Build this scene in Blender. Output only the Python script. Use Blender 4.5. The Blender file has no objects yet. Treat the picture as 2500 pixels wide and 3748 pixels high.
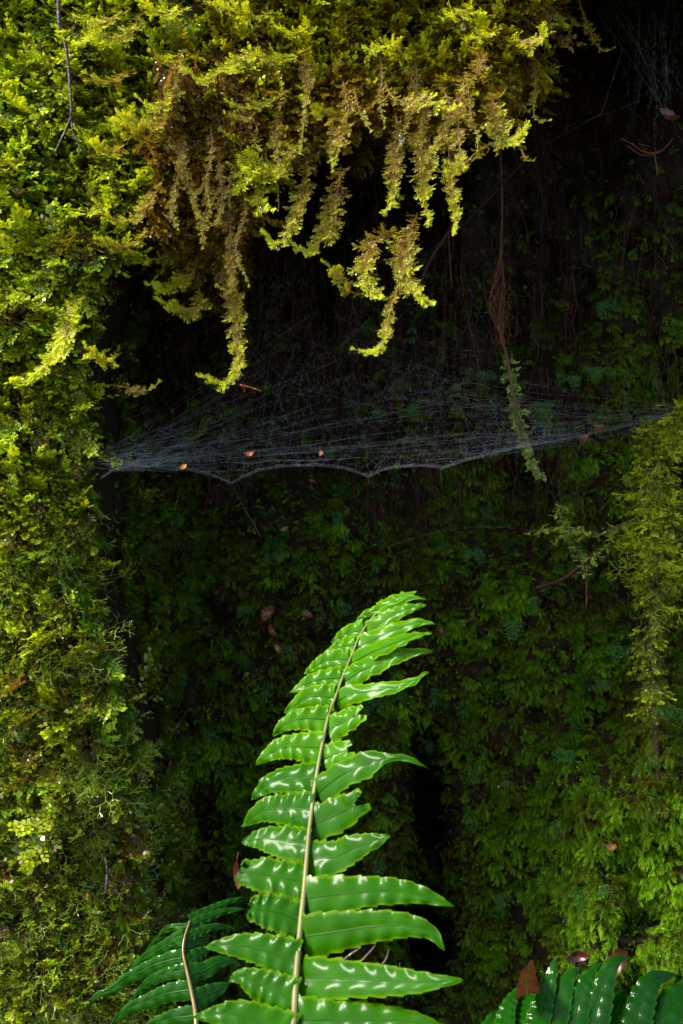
import bpy, math, random
import numpy as np
from mathutils import Vector

# ------------------------------------------------------------------ camera, sky, sun
sc = bpy.context.scene
C = sc.collection
CAM_Y, CAM_Z = -1.8, 0.75
cam = bpy.data.cameras.new("camera"); camo = bpy.data.objects.new("camera", cam); C.objects.link(camo)
camo.location = (0, CAM_Y, CAM_Z); camo.rotation_euler = (math.radians(90), 0, 0)
cam.sensor_fit = 'VERTICAL'; cam.sensor_height = 36.0
cam.lens = 36.0 * 1.8 / (3748 / 2500.0)
cam.clip_start = 0.02; cam.clip_end = 200
cam.dof.use_dof = True; cam.dof.focus_distance = 1.62; cam.dof.aperture_fstop = 9.0
sc.camera = camo

SUN_TO = Vector((-1.0, -0.42, 0.95)).normalized()     # towards the sun: left, a little in front, high
world = bpy.data.worlds.new("World"); sc.world = world; world.use_nodes = True
wn = world.node_tree.nodes; wl = world.node_tree.links
sky = wn.new('ShaderNodeTexSky'); sky.sky_type = 'NISHITA'; sky.sun_disc = False
sky.sun_elevation = math.asin(SUN_TO.z); sky.sun_rotation = math.atan2(SUN_TO.x, SUN_TO.y)
bg = wn['Background']; bg.inputs['Strength'].default_value = 0.06
sky.dust_density = 1.5; sky.ozone_density = 0.3
wl.new(sky.outputs[0], bg.inputs['Color'])
sun = bpy.data.lights.new("sun", 'SUN'); sun.energy = 1.5; sun.angle = math.radians(11); sun.color = (1.0, 0.93, 0.80)
suno = bpy.data.objects.new("sun", sun); C.objects.link(suno)
suno.rotation_euler = (-SUN_TO).to_track_quat('-Z', 'Y').to_euler()
sc.view_settings.view_transform = 'Standard'; sc.view_settings.look = 'None'
sc.view_settings.exposure = 2.85; sc.view_settings.gamma = 1.0
sc.cycles.max_bounces = 6; sc.cycles.transparent_max_bounces = 8
sc.cycles.diffuse_bounces = 3; sc.cycles.transmission_bounces = 4
sc.cycles.sample_clamp_indirect = 4.0

RNG = np.random.default_rng(11)

# ------------------------------------------------------------------ geometry helpers
def P(u, v, y):
    """photo position (1568 wide units) at real distance y behind the reference plane -> world point"""
    u = np.asarray(u, float); v = np.asarray(v, float); y = np.asarray(y, float)
    k = (y - CAM_Y) / 1.8
    return np.stack(np.broadcast_arrays((u - 784.0) / 1568.0 * k, y, CAM_Z + (1175.4 - v) / 1568.0 * k), -1)
U1 = 1.0 / 1568.0
def S(pts):                     # full-resolution coordinates -> 1568-wide units
    return [(a / 1.5944, b / 1.5944) for a, b in pts]
def crop(pts, ox, oy, s=0.7972):
    return [((ox + a * s) / 1.5944, (oy + b * s) / 1.5944) for a, b in pts]
def ss(a, b, x):
    t = np.clip((x - a) / (b - a), 0, 1); return t * t * (3 - 2 * t)
_perm = np.random.default_rng(5).random((256, 256))
def vnoise(x, y, s=0):
    x = np.asarray(x, float) + 17.3 * s; y = np.asarray(y, float) + 31.7 * s
    xi = np.floor(x).astype(int); yi = np.floor(y).astype(int); fx = x - xi; fy = y - yi
    fx = fx * fx * (3 - 2 * fx); fy = fy * fy * (3 - 2 * fy)
    g = lambda a, b: _perm[a % 256, b % 256]
    return (g(xi, yi) * (1 - fx) + g(xi + 1, yi) * fx) * (1 - fy) + (g(xi, yi + 1) * (1 - fx) + g(xi + 1, yi + 1) * fx) * fy
def fbm(x, y, o=4, s=0):
    t = 0; a = .5
    for i in range(o):
        t = t + a * (vnoise(x, y, s + i) - .5); x = x * 2.03; y = y * 2.03; a *= .5
    return t
def norm(a): return a / np.maximum(np.linalg.norm(a, axis=-1, keepdims=True), 1e-9)

def spline(pts, n):
    p = np.array(pts, float)
    if len(p) == 2: return p[0] + (p[1] - p[0]) * np.linspace(0, 1, n)[:, None]
    q = np.vstack([2 * p[0] - p[1], p, 2 * p[-1] - p[-2]])
    seg = np.linalg.norm(np.diff(p, axis=0), axis=1); cum = np.concatenate([[0], np.cumsum(seg)])
    s = np.linspace(0, cum[-1] * (1 - 1e-9), n)
    i = np.clip(np.searchsorted(cum, s, side='right') - 1, 0, len(p) - 2)
    t = ((s - cum[i]) / seg[i])[:, None]
    a, b, c, d = q[i], q[i + 1], q[i + 2], q[i + 3]
    return .5 * (2 * b + (c - a) * t + (2 * a - 5 * b + 4 * c - d) * t ** 2 + (3 * b - a - 3 * c + d) * t ** 3)

class MB:
    """collects quads (and their per-point attributes) for ONE mesh object"""
    def __init__(s): s.V = []; s.F = []; s.A = []; s.n = 0
    def add(s, V, F, tint=0.5, a=0.0, b=0.0):
        V = np.asarray(V, float).reshape(-1, 3); n = len(V)
        A = np.stack([np.broadcast_to(np.asarray(q, float).reshape(-1) if np.ndim(q) else q, (n,)) for q in (tint, a, b)], -1)
        s.V.append(V); s.F.append(np.asarray(F, int).reshape(-1, 4) + s.n); s.A.append(A); s.n += n
    def build(s, name, mat, parent=None, smooth=False, loc=None):
        V = np.concatenate(s.V); F = np.concatenate(s.F); A = np.concatenate(s.A)
        o0 = np.array(loc if loc is not None else (0, 0, 0), float)
        V = V - o0
        m = bpy.data.meshes.new(name)
        m.vertices.add(len(V)); m.vertices.foreach_set('co', V.astype(np.float32).ravel())
        m.loops.add(F.size); m.loops.foreach_set('vertex_index', F.astype(np.int32).ravel())
        m.polygons.add(len(F)); m.polygons.foreach_set('loop_start', np.arange(0, F.size, 4, dtype=np.int32))
        m.polygons.foreach_set('loop_total', np.full(len(F), 4, np.int32))
        if smooth: m.polygons.foreach_set('use_smooth', np.ones(len(F), bool))
        for i, k in enumerate(('tint', 'along', 'across')):
            at = m.attributes.new(k, 'FLOAT', 'POINT'); at.data.foreach_set('value', A[:, i].astype(np.float32))
        m.update(calc_edges=True)
        m.materials.append(mat)
        o = bpy.data.objects.new(name, m); C.objects.link(o)
        if parent is not None: o.parent = parent
        elif loc is not None: o.location = loc
        return o
    def tube(s, pts, r, sides=4, tint=0.5, cap=True):
        p = np.asarray(pts, float); n = len(p)
        t = norm(np.gradient(p, axis=0)); ref = np.array([.31, .9, .29])
        a = norm(np.cross(t, ref)); b = np.cross(t, a)
        r = np.broadcast_to(np.asarray(r, float), (n,))
        ang = np.arange(sides) * 2 * math.pi / sides
        V = p[:, None] + r[:, None, None] * (np.cos(ang)[None, :, None] * a[:, None] + np.sin(ang)[None, :, None] * b[:, None])
        i = np.arange(n - 1)[:, None] * sides; j = np.arange(sides)[None]; j2 = (j + 1) % sides
        F = np.stack([i + j, i + j2, i + sides + j2, i + sides + j], -1).reshape(-1, 4)
        if cap and sides == 4:
            F = np.vstack([F, [[3, 2, 1, 0]], [[(n - 1) * 4 + k for k in range(4)]]])
        tt = np.repeat(np.broadcast_to(np.asarray(tint, float), (n,)), sides)
        s.add(V, F, tt, np.repeat(np.linspace(0, 1, n), sides), 0)

def thing(name, label, cat, loc, group=None):
    o = bpy.data.objects.new(name, None); C.objects.link(o); o.location = loc
    o.empty_display_size = .02
    tag(o, label, cat, group); return o
def tag(o, label=None, cat=None, group=None, kind=None):
    if label: o['label'] = label
    if cat: o['category'] = cat
    if group: o['group'] = group
    if kind: o['kind'] = kind
    return o

# ------------------------------------------------------------------ materials
def new_mat(name):
    m = bpy.data.materials.new(name); m.use_nodes = True
    nt = m.node_tree; nt.nodes.clear(); out = nt.nodes.new('ShaderNodeOutputMaterial')
    return m, nt, out
def attr(nt, k):
    n = nt.nodes.new('ShaderNodeAttribute'); n.attribute_name = k; return n.outputs['Fac']
def ramp(nt, fac, stops):
    r = nt.nodes.new('ShaderNodeValToRGB'); e = r.color_ramp.elements
    while len(e) < len(stops): e.new(0.5)
    for el, (p, c) in zip(e, stops): el.position = p; el.color = (*c, 1)
    nt.links.new(fac, r.inputs[0]); return r.outputs[0]
def math_(nt, op, a, b=None, c=None):
    n = nt.nodes.new('ShaderNodeMath'); n.operation = op
    for i, q in enumerate((a, b, c)):
        if q is None: continue
        if isinstance(q, (int, float)): n.inputs[i].default_value = q
        else: nt.links.new(q, n.inputs[i])
    return n.outputs[0]
def mixc(nt, fac, a, b, typ='MIX'):
    n = nt.nodes.new('ShaderNodeMix'); n.data_type = 'RGBA'; n.blend_type = typ
    for s, q in ((n.inputs[0], fac), (n.inputs[6], a), (n.inputs[7], b)):
        if isinstance(q, (int, float)): s.default_value = q
        elif isinstance(q, tuple): s.default_value = (*q, 1)
        else: nt.links.new(q, s)
    return n.outputs[2]
def leafy(name, stops, rough=.35, trans=.35, spec=.5, coat=0.0, noise_s=60, noise_amt=.5, transtint=(1.25, 1.15, .5)):
    m, nt, out = new_mat(name)
    no = nt.nodes.new('ShaderNodeTexNoise'); no.inputs['Scale'].default_value = noise_s; no.inputs['Detail'].default_value = 3
    geo = nt.nodes.new('ShaderNodeNewGeometry'); nt.links.new(geo.outputs['Position'], no.inputs['Vector'])
    f = math_(nt, 'ADD', attr(nt, 'tint'), math_(nt, 'MULTIPLY', math_(nt, 'SUBTRACT', no.outputs[0], .5), noise_amt))
    col = ramp(nt, f, stops)
    p = nt.nodes.new('ShaderNodeBsdfPrincipled'); nt.links.new(col, p.inputs['Base Color'])
    p.inputs['Roughness'].default_value = rough; p.inputs['Specular IOR Level'].default_value = spec
    p.inputs['Coat Weight'].default_value = coat; p.inputs['Coat Roughness'].default_value = .12
    tr = nt.nodes.new('ShaderNodeBsdfTranslucent')
    nt.links.new(mixc(nt, 1.0, col, transtint, 'MULTIPLY'), tr.inputs[0])
    mx = nt.nodes.new('ShaderNodeMixShader'); mx.inputs[0].default_value = trans
    nt.links.new(p.outputs[0], mx.inputs[1]); nt.links.new(tr.outputs[0], mx.inputs[2])
    nt.links.new(mx.outputs[0], out.inputs[0]); return m
def solid(name, stops, rough=.5, spec=.2, coat=0, bump=0, bs=80, emis=None):
    m, nt, out = new_mat(name)
    no = nt.nodes.new('ShaderNodeTexNoise'); no.inputs['Scale'].default_value = bs; no.inputs['Detail'].default_value = 5
    tc = nt.nodes.new('ShaderNodeNewGeometry'); nt.links.new(tc.outputs['Position'], no.inputs['Vector'])
    p = nt.nodes.new('ShaderNodeBsdfPrincipled'); nt.links.new(ramp(nt, math_(nt, 'ADD', math_(nt, 'SUBTRACT', no.outputs[0], .5), attr(nt, 'tint')), stops), p.inputs['Base Color'])
    p.inputs['Roughness'].default_value = rough; p.inputs['Specular IOR Level'].default_value = spec
    p.inputs['Coat Weight'].default_value = coat; p.inputs['Coat Roughness'].default_value = .1
    if bump:
        b = nt.nodes.new('ShaderNodeBump'); b.inputs['Strength'].default_value = bump; b.inputs['Distance'].default_value = .01
        nt.links.new(no.outputs[0], b.inputs['Height']); nt.links.new(b.outputs[0], p.inputs['Normal'])
    nt.links.new(p.outputs[0], out.inputs[0]); return m

LIVER = leafy('liverwort_leaves', [(0, (.05, .026, .006)), (.25, (.13, .075, .010)), (.45, (.11, .11, .005)), (.7, (.16, .215, .006)), (1, (.46, .56, .012))], rough=.26, spec=.6, trans=.42, noise_amt=.35)
LIVER_GOLD = leafy('golden_liverwort_leaves', [(0, (.06, .03, .007)), (.25, (.21, .115, .010)), (.45, (.29, .20, .010)), (.7, (.34, .34, .009)), (1, (.62, .68, .012))], rough=.28, trans=.42, noise_amt=.3)
LIVER2 = leafy('bright_liverwort_leaves', [(0, (.05, .05, .006)), (.4, (.10, .17, .008)), (.8, (.22, .38, .012)), (1, (.44, .60, .03))], rough=.26, spec=.6, trans=.42, noise_amt=.35)
THREAD = leafy('thread_moss', [(0, (.05, .04, .01)), (.5, (.12, .19, .012)), (1, (.30, .44, .03))], rough=.25, spec=.9, trans=.35)
TUFT = leafy('feather_moss', [(0, (.045, .025, .005)), (.35, (.075, .09, .003)), (.65, (.075, .19, .003)), (1, (.22, .42, .006))], rough=.5, trans=.4, spec=.12)
FILMY = leafy('filmy_fern_leaf', [(0, (.012, .055, .006)), (.6, (.018, .105, .010)), (1, (.045, .17, .014))], rough=.32, spec=.25, trans=.3, transtint=(.9, 1.2, .6))
STEM = solid('moss_stem', [(0, (.07, .03, .01)), (1, (.20, .16, .03))], rough=.5)
ROOT = solid('root_fibre', [(0, (.022, .010, .005)), (.5, (.07, .020, .007)), (1, (.14, .045, .014))], rough=.45)
SOIL = solid('damp_soil', [(.3, (.006, .004, .002)), (.8, (.022, .013, .006))], rough=.85, bump=.8, bs=50, spec=.12)
FLOOR = solid('leaf_litter', [(.3, (.015, .010, .005)), (.8, (.05, .035, .015))], rough=.85, bump=.8, bs=14)
BLACKTWIG = solid('wet_dark_twig', [(0, (.012, .009, .007)), (1, (.05, .035, .03))], rough=.25, coat=.5, bump=.5, bs=200)
WOOD = solid('bark', [(0, (.02, .014, .007)), (1, (.07, .055, .02))], rough=.7, bump=.8, bs=150)
DEAD = leafy('dead_leaf', [(0, (.045, .010, .006)), (.35, (.16, .05, .018)), (.65, (.22, .11, .045)), (1, (.55, .24, .04))], rough=.35, trans=.25, transtint=(1.2, .9, .6), noise_s=120)
RACHIS = solid('fern_rachis', [(0, (.14, .065, .02)), (.5, (.12, .105, .03)), (1, (.16, .17, .05))], rough=.3, coat=.3, bs=25)
RIB = solid('fern_midrib', [(0, (.01, .05, .002)), (1, (.06, .16, .01))], rough=.3)

def fern_mat(name, c0, c1, edge, coat=1.0, coat_r=.1, trans=.22):
    m, nt, out = new_mat(name)
    al, ac, ti = attr(nt, 'along'), attr(nt, 'across'), attr(nt, 'tint')
    ab = math_(nt, 'ABSOLUTE', ac)
    geo = nt.nodes.new('ShaderNodeNewGeometry')
    no = nt.nodes.new('ShaderNodeTexNoise'); no.inputs['Scale'].default_value = 22; no.inputs['Detail'].default_value = 4
    nt.links.new(geo.outputs['Position'], no.inputs['Vector'])
    # side veins run forward from the midrib
    ph = math_(nt, 'MULTIPLY', math_(nt, 'SUBTRACT', al, math_(nt, 'MULTIPLY', ab, .014)), 2 * math.pi / .0026)
    vein = math_(nt, 'MULTIPLY_ADD', math_(nt, 'SINE', ph), .5, .5)
    col = mixc(nt, no.outputs[0], c0, c1)
    col = mixc(nt, math_(nt, 'MULTIPLY', vein, .05), col, edge)
    efac = nt.nodes.new('ShaderNodeMapRange'); efac.inputs[1].default_value = .78; efac.inputs[2].default_value = 1.0
    nt.links.new(ab, efac.inputs[0]); col = mixc(nt, math_(nt, 'MULTIPLY', efac.outputs[0], .6), col, edge)
    sp = nt.nodes.new('ShaderNodeTexNoise'); sp.inputs['Scale'].default_value = 160; nt.links.new(geo.outputs['Position'], sp.inputs['Vector'])
    spot = nt.nodes.new('ShaderNodeMapRange'); spot.inputs[1].default_value = .70; spot.inputs[2].default_value = .76
    nt.links.new(sp.outputs[0], spot.inputs[0]); col = mixc(nt, math_(nt, 'MULTIPLY', spot.outputs[0], .6), col, (.06, .03, .01))
    brown = nt.nodes.new('ShaderNodeMapRange'); brown.inputs[1].default_value = .5; brown.inputs[2].default_value = .9
    nt.links.new(math_(nt, 'ADD', ti, math_(nt, 'MULTIPLY', math_(nt, 'SUBTRACT', sp.outputs[0], .5), .6)), brown.inputs[0])
    col = mixc(nt, brown.outputs[0], col, (.028, .007, .004))
    p = nt.nodes.new('ShaderNodeBsdfPrincipled'); nt.links.new(col, p.inputs['Base Color'])
    p.inputs['Roughness'].default_value = .4; p.inputs['Specular IOR Level'].default_value = 0; p.inputs['Coat Weight'].default_value = coat * .22; p.inputs['Coat Roughness'].default_value = coat_r
    bp = nt.nodes.new('ShaderNodeBump'); bp.inputs['Strength'].default_value = .12; bp.inputs['Distance'].default_value = .0006
    nt.links.new(vein, bp.inputs['Height'])
    nt.links.new(bp.outputs[0], p.inputs['Normal']); nt.links.new(bp.outputs[0], p.inputs['Coat Normal'])
    tr = nt.nodes.new('ShaderNodeBsdfTranslucent'); nt.links.new(mixc(nt, 1.0, col, (2.2, 1.7, .4), 'MULTIPLY'), tr.inputs[0])
    mx = nt.nodes.new('ShaderNodeMixShader'); mx.inputs[0].default_value = trans
    nt.links.new(p.outputs[0], mx.inputs[1]); nt.links.new(tr.outputs[0], mx.inputs[2]); nt.links.new(mx.outputs[0], out.inputs[0])
    return m
FERN = fern_mat('glossy_fern', (.004, .046, .0002), (.022, .120, .0003), (.12, .22, .001), coat_r=.20, trans=.28)
FERN_BACKLIT = fern_mat('backlit_glossy_fern', (.015, .095, .0004), (.055, .20, .0006), (.20, .32, .002), coat_r=.18, trans=.30)  # backlit lime glow of the upper leaflets, put into their base colour
FERN_DARK = fern_mat('dark_glossy_fern', (.003, .034, .002), (.006, .055, .002), (.03, .09, .003), coat_r=.09, trans=.12)

def silk_mat():
    m, nt, out = new_mat('spider_silk')
    p = nt.nodes.new('ShaderNodeBsdfPrincipled'); p.inputs['Base Color'].default_value = (.46, .51, .56, 1)
    p.inputs['Roughness'].default_value = .25
    tr = nt.nodes.new('ShaderNodeBsdfTranslucent'); tr.inputs[0].default_value = (.46, .51, .56, 1)
    mx = nt.nodes.new('ShaderNodeMixShader'); mx.inputs[0].default_value = .4
    nt.links.new(p.outputs[0], mx.inputs[1]); nt.links.new(tr.outputs[0], mx.inputs[2]); nt.links.new(mx.outputs[0], out.inputs[0])
    return m
SILK = silk_mat()
def water_mat():
    m, nt, out = new_mat('water_drop')
    p = nt.nodes.new('ShaderNodeBsdfPrincipled'); p.inputs['Base Color'].default_value = (1, 1, 1, 1)
    p.inputs['Roughness'].default_value = .0; p.inputs['IOR'].default_value = 1.33; p.inputs['Transmission Weight'].default_value = 1
    nt.links.new(p.outputs[0], out.inputs[0]); return m
WATER = water_mat()

# ------------------------------------------------------------------ the bank (terrain)
def pillar_edge(v): return np.interp(v, [-900, 0, 400, 560, 700, 900, 1100, 1300, 1450, 1700, 1900, 2100, 2250, 2400, 3000], [600, 500, 400, 320, 270, 255, 250, 265, 300, 365, 370, 360, 400, 470, 560])
def over_edge(u): return np.interp(u, [-900, 250, 300, 430, 560, 600, 700, 850, 1000, 1100, 1200, 1240, 1300, 1400, 1700, 3000], [700, 600, 600, 620, 560, 360, 310, 290, 290, 270, 200, 90, -70, -130, -160, -200])
def B(u, v):
    u = np.asarray(u, float); v = np.asarray(v, float)
    wu = u + 60 * fbm(u / 120, v / 120, 3, 9); wv = v + 60 * fbm(u / 120, v / 120, 3, 21)
    pe = pillar_edge(wv)
    p = 1 - ss(pe - 75, pe + 35, wu)
    oe = over_edge(wu); o = 1 - ss(oe - 90, oe + 30, wv)
    wall = .38 - .10 * ss(900, 1500, v) - .05 * ss(1000, 1400, u)
    wall = wall + .05 * (1 - ss(300, 800, v)) * ss(1150, 1300, u)
    wall = wall - .15 * ss(1100, 1420, u + .15 * (v - 1900)) * ss(1350, 1950, v)
    wall = wall - .10 * ss(700, 900, u) * ss(1550, 1750, v) * (1 - ss(900, 1000, u))
    wall = wall - .03 * ss(1400, 1540, u) * ss(900, 1150, v)
    wall = wall + .34 * np.exp(-((wu - 985) / 42) ** 2 - ((v - 1850) / 130) ** 2) + .4 * np.exp(-((wu - 975) / 60) ** 2 - ((v - 2140) / 110) ** 2)
    ov = -.20 - .00022 * np.maximum(0, -v) + .02 * np.exp(-((u - 450) / 110) ** 2 - ((v - 420) / 200) ** 2)
    b = wall * (1 - o) + ov * o
    pl = -.21 + .055 * ss(700, 1900, v) + .05 * ss(0, -800, u)
    b = b * (1 - p) + pl * p
    amp = .08 + .08 * (1 - np.maximum(p, o))
    return b + amp * fbm(u / 150, v / 150, 4, 3) * 1.4 + .075 * fbm(u / 48, v / 48, 3, 7)

gu = np.linspace(-1000, 2700, 371); gv = np.linspace(-950, 2950, 391)
GU, GV = np.meshgrid(gu, gv); GB = B(GU, GV); GP = P(GU, GV, GB)
mb = MB(); nr, nc = GU.shape
i = np.arange(nr - 1)[:, None] * nc + np.arange(nc - 1)[None]
mb.add(GP, np.stack([i, i + nc, i + nc + 1, i + 1], -1).reshape(-1, 4), .5)
tag(mb.build('mossy_bank', SOIL, smooth=True), kind='structure')
fl = MB(); fx = np.linspace(-9, 9, 61); fy = np.linspace(-12, 6, 61); FX, FY = np.meshgrid(fx, fy)
FZ = -.34 + .10 * fbm(FX, FY, 4, 2); i = np.arange(60)[:, None] * 61 + np.arange(60)[None]
fl.add(np.stack([FX, FY, FZ], -1), np.stack([i, i + 1, i + 62, i + 61], -1).reshape(-1, 4), .5)
tag(fl.build('forest_floor', FLOOR, smooth=True), kind='structure')

def surf(u, v, e=6.0):
    """bank point and outward normal (towards the open air)"""
    p = P(u, v, B(u, v)); pu = P(u + e, v, B(u + e, v)); pv = P(u, v + e, B(u, v + e))
    n = norm(np.cross(pv - p, pu - p)); n = np.where(n[..., 1:2] > 0, -n, n)
    return p, n

# ------------------------------------------------------------------ leaf and sprig templates (local: x along, y side, z face)
def leaf_kites(base, d, side, nrm, L, W, cup=.15):
    """n leaves -> (4n,3) points; base,d,side,nrm (n,3)"""
    L = np.broadcast_to(L, (len(base),))[:, None]; W = np.broadcast_to(W, (len(base),))[:, None]
    b = base; m1 = base + d * L * .5 + side * W * .5 + nrm * L * cup; m2 = base + d * L * .5 - side * W * .5 + nrm * L * cup
    t = base + d * L
    return np.stack([b, m2, t, m1], 1).reshape(-1, 3)
def quads(n): return np.arange(4 * n).reshape(n, 4)

def shoot_leaves(pts, nrm0, n, L, W, rng, splay=(.7, 1.2), jit=.25, tipfan=True):
    """two rows of leaflets along a curve; returns points, quads, position along"""
    p = np.asarray(pts, float); m = len(p)
    s = np.linspace(0.02, 1, n); idx = s * (m - 1); i0 = np.minimum(idx.astype(int), m - 2); f = (idx - i0)[:, None]
    pos = p[i0] * (1 - f) + p[i0 + 1] * f; t = norm(p[i0 + 1] - p[i0])
    nn = norm(np.broadcast_to(nrm0, (n, 3)) - t * np.sum(np.broadcast_to(nrm0, (n, 3)) * t, -1, keepdims=True))
    sd = np.cross(nn, t)
    sgn = np.where(np.arange(n) % 2 == 0, 1., -1.)[:, None]
    ang = rng.uniform(*splay, n)[:, None]
    if tipfan: ang = ang * (1 - .55 * s[:, None] ** 3)
    d = norm(t * np.cos(ang) + sgn * sd * np.sin(ang) + nn * rng.normal(0, jit, (n, 1)))
    ln = norm(nn + rng.normal(0, jit, (n, 3))); si = norm(np.cross(ln, d)); ln = np.cross(d, si)
    return leaf_kites(pos, d, si, ln, L, W), quads(n), np.repeat(s, 4)

def liverwort_template(rng, n_br=9, leaf=.10, bl=.36, upturn=.3, droop=.1):
    """flat branched frond of unit length"""
    t = np.linspace(0, 1, 12)
    wob = rng.normal(0, .10)
    ax = np.stack([t, wob * np.sin(t * 3) * t, upturn * t ** 3 - droop * np.sin(t * 3)], -1)
    Vs, Fs, Ts = [], [], []; k = 0
    def put(V, F, T):
        nonlocal k
        Vs.append(V); Fs.append(F + k); Ts.append(T); k += len(V)
    V, F, s = shoot_leaves(ax, np.array([0, 0, 1.]), 20, leaf * 1.1, leaf * .85, rng, jit=.3); put(V, F, s)
    for j in range(n_br):
        tt = (j + 1.0) / (n_br + .6); sg = 1 if j % 2 else -1
        ia = int(tt * 11); L = bl * (math.sin(math.pi * min(1, tt * .9 + .12)) ** .7) * rng.uniform(.6, 1.2)
        a = sg * rng.uniform(.6, 1.05)
        b0 = ax[ia]; tg = norm(ax[min(ia + 1, 11)] - ax[max(ia - 1, 0)])
        d = np.array([tg[0] * math.cos(a) - tg[1] * math.sin(a), tg[0] * math.sin(a) + tg[1] * math.cos(a), tg[2] + rng.normal(0, .25)])
        q = np.linspace(0, 1, 5)[:, None]
        br = b0 + d * q * L + np.array([.12 * L, 0, .12 * L]) * q ** 2
        V, F, s = shoot_leaves(br, np.array([0, rng.normal(0, .2), 1.]), 9, leaf, leaf * .8, rng, jit=.3); put(V, F, tt + .25 * s)
    return np.concatenate(Vs), np.concatenate(Fs), np.concatenate(Ts)

def ribbon(pts, w0, w1, nrm=(0, 0, 1.)):
    p = np.asarray(pts, float); t = norm(np.gradient(p, axis=0)); sd = norm(np.cross(np.asarray(nrm), t) + 1e-6)
    w = np.linspace(w0, w1, len(p))[:, None] * .5
    V = np.stack([p - sd * w, p + sd * w], 1).reshape(-1, 3); i = np.arange(len(p) - 1)[:, None] * 2
    return V, (i + np.array([0, 1, 3, 2])[None])
def thread_template(rng, depth=5):
    Vs, Fs, Ts = [], [], []; k = 0
    def grow(p, d, L, dep):
        nonlocal k
        if dep == 0: return
        q = p + d * L * .5 + rng.normal(0, .04, 3) * L; e = q + norm(d + rng.normal(0, .2, 3) + np.array([0, 0, -.05])) * L * .55
        w = .009 * (.7 + .25 * dep)
        pts = np.array([p, q, e])
        for nr in ((0, 0, 1.), (0, 1., 0.2)):
            V, F = ribbon(pts, w, w * .8, nr); Vs.append(V); Fs.append(F + k); Ts.append(np.full(len(V), 1 - dep / 5.)); k += len(V)
        V, F, s = shoot_leaves(pts, rng.normal(0, 1, 3), 5, .030, .012, rng, splay=(.4, .9), jit=.5)
        Vs.append(V); Fs.append(F + k); Ts.append(np.full(len(V), 1.05 - dep / 5.)); k += len(V)
        for c in range(2 if rng.random() < .8 else 3):
            a = rng.uniform(.3, .75) * (1 if c == 0 else -1) if c < 2 else 0
            dd = norm(np.array([d[0] * math.cos(a) - d[1] * math.sin(a), d[0] * math.sin(a) + d[1] * math.cos(a), d[2] + rng.normal(0, .3)]))
            grow(e, dd, L * rng.uniform(.7, .9), dep - 1)
    grow(np.zeros(3), np.array([1., 0, .1]), .27, depth)
    return np.concatenate(Vs), np.concatenate(Fs), np.concatenate(Ts)
def tuft_template(rng, n_sh=5):
    """feathery drooping plumes of narrow leaves"""
    Vs, Fs, Ts = [], [], []; k = 0
    for j in range(n_sh):
        a = rng.uniform(-.9, .9); L = rng.uniform(.5, 1.0); q = np.linspace(0, 1, 6)[:, None]
        pts = q * L * np.array([[math.cos(a), math.sin(a), .0]]) + np.array([[0, 0, .35]]) * np.sin(q * 2.2) * rng.uniform(.4, 1.1)
        V, F, s = shoot_leaves(pts, np.array([0, rng.normal(0, .3), 1.]), 24, .24, .036, rng, splay=(.35, .75), jit=.3)
        Vs.append(V); Fs.append(F + k); Ts.append(s); k += len(V)
    return np.concatenate(Vs), np.concatenate(Fs), np.concatenate(Ts)
def filmy_template(rng, n=9):
    Vs, Fs, Ts = [], [], []; k = 0
    q = np.linspace(0, 1, 12)[:, None]; ax = np.hstack([q, .1 * np.sin(q * 2.5) * rng.normal(), .15 * np.sin(q * 3)])
    V, F = ribbon(ax, .02, .008); Vs.append(V); Fs.append(F); Ts.append(np.full(len(V), .2)); k = len(V)
    for j in range(2 * n):
        tt = .12 + .86 * (j // 2) / n; sg = 1 if j % 2 else -1; L = .34 * (1 - tt) ** .6 * rng.uniform(.8, 1.1) + .04
        b0 = ax[int(tt * 11)]; a = sg * 1.0
        d = np.array([math.cos(a), math.sin(a), rng.normal(0, .15)]); p2 = b0 + np.linspace(0, 1, 4)[:, None] * d * L
        V, F, s = shoot_leaves(p2, np.array([0, 0, 1.]), max(3, int(L / .045)), .085, .05, rng, splay=(.6, .9), jit=.15)
        Vs.append(V); Fs.append(F + k); Ts.append(np.full(len(V), .5 + .4 * tt)); k += len(V)
    return np.concatenate(Vs), np.concatenate(Fs), np.concatenate(Ts)
def rosette_template(rng, n=14):
    """small scaly clump"""
    d = norm(np.stack([rng.uniform(.1, 1, n), rng.normal(0, .7, n), rng.normal(.1, .5, n)], -1)); base = d * rng.uniform(0, .35, (n, 1))
    sd = norm(np.cross(rng.normal(0, 1, (n, 3)), d)); nn = np.cross(d, sd)
    return leaf_kites(base, d, sd, nn, rng.uniform(.4, .75, n), .33), quads(n), rng.uniform(.2, .9, 4 * n)

def scatter(mb, tmpl, pos, xdir, zdir, scale, tint0, tk=.35):
    """place copies of templates; pos,xdir,zdir (n,3)"""
    n = len(pos); x = norm(xdir); y = norm(np.cross(zdir, x)); z = np.cross(x, y)
    R = np.stack([x, y, z], -1); which = RNG.integers(0, len(tmpl), n); flip = np.where(RNG.random(n) < .5, 1., -1.)
    for k, (V, F, T) in enumerate(tmpl):
        ix = np.where(which == k)[0]
        if not len(ix): continue
        W = V[None] * np.stack([np.ones(len(ix)), flip[ix], np.ones(len(ix))], -1)[:, None]
        W = np.einsum('nij,nvj->nvi', R[ix], W) * scale[ix][:, None, None] + pos[ix][:, None]
        FF = F[None] + (np.arange(len(ix)) * len(V))[:, None, None]
        mb.add(W, FF, (tint0[ix][:, None] + tk * (T[None] - .5)).ravel())

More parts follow.
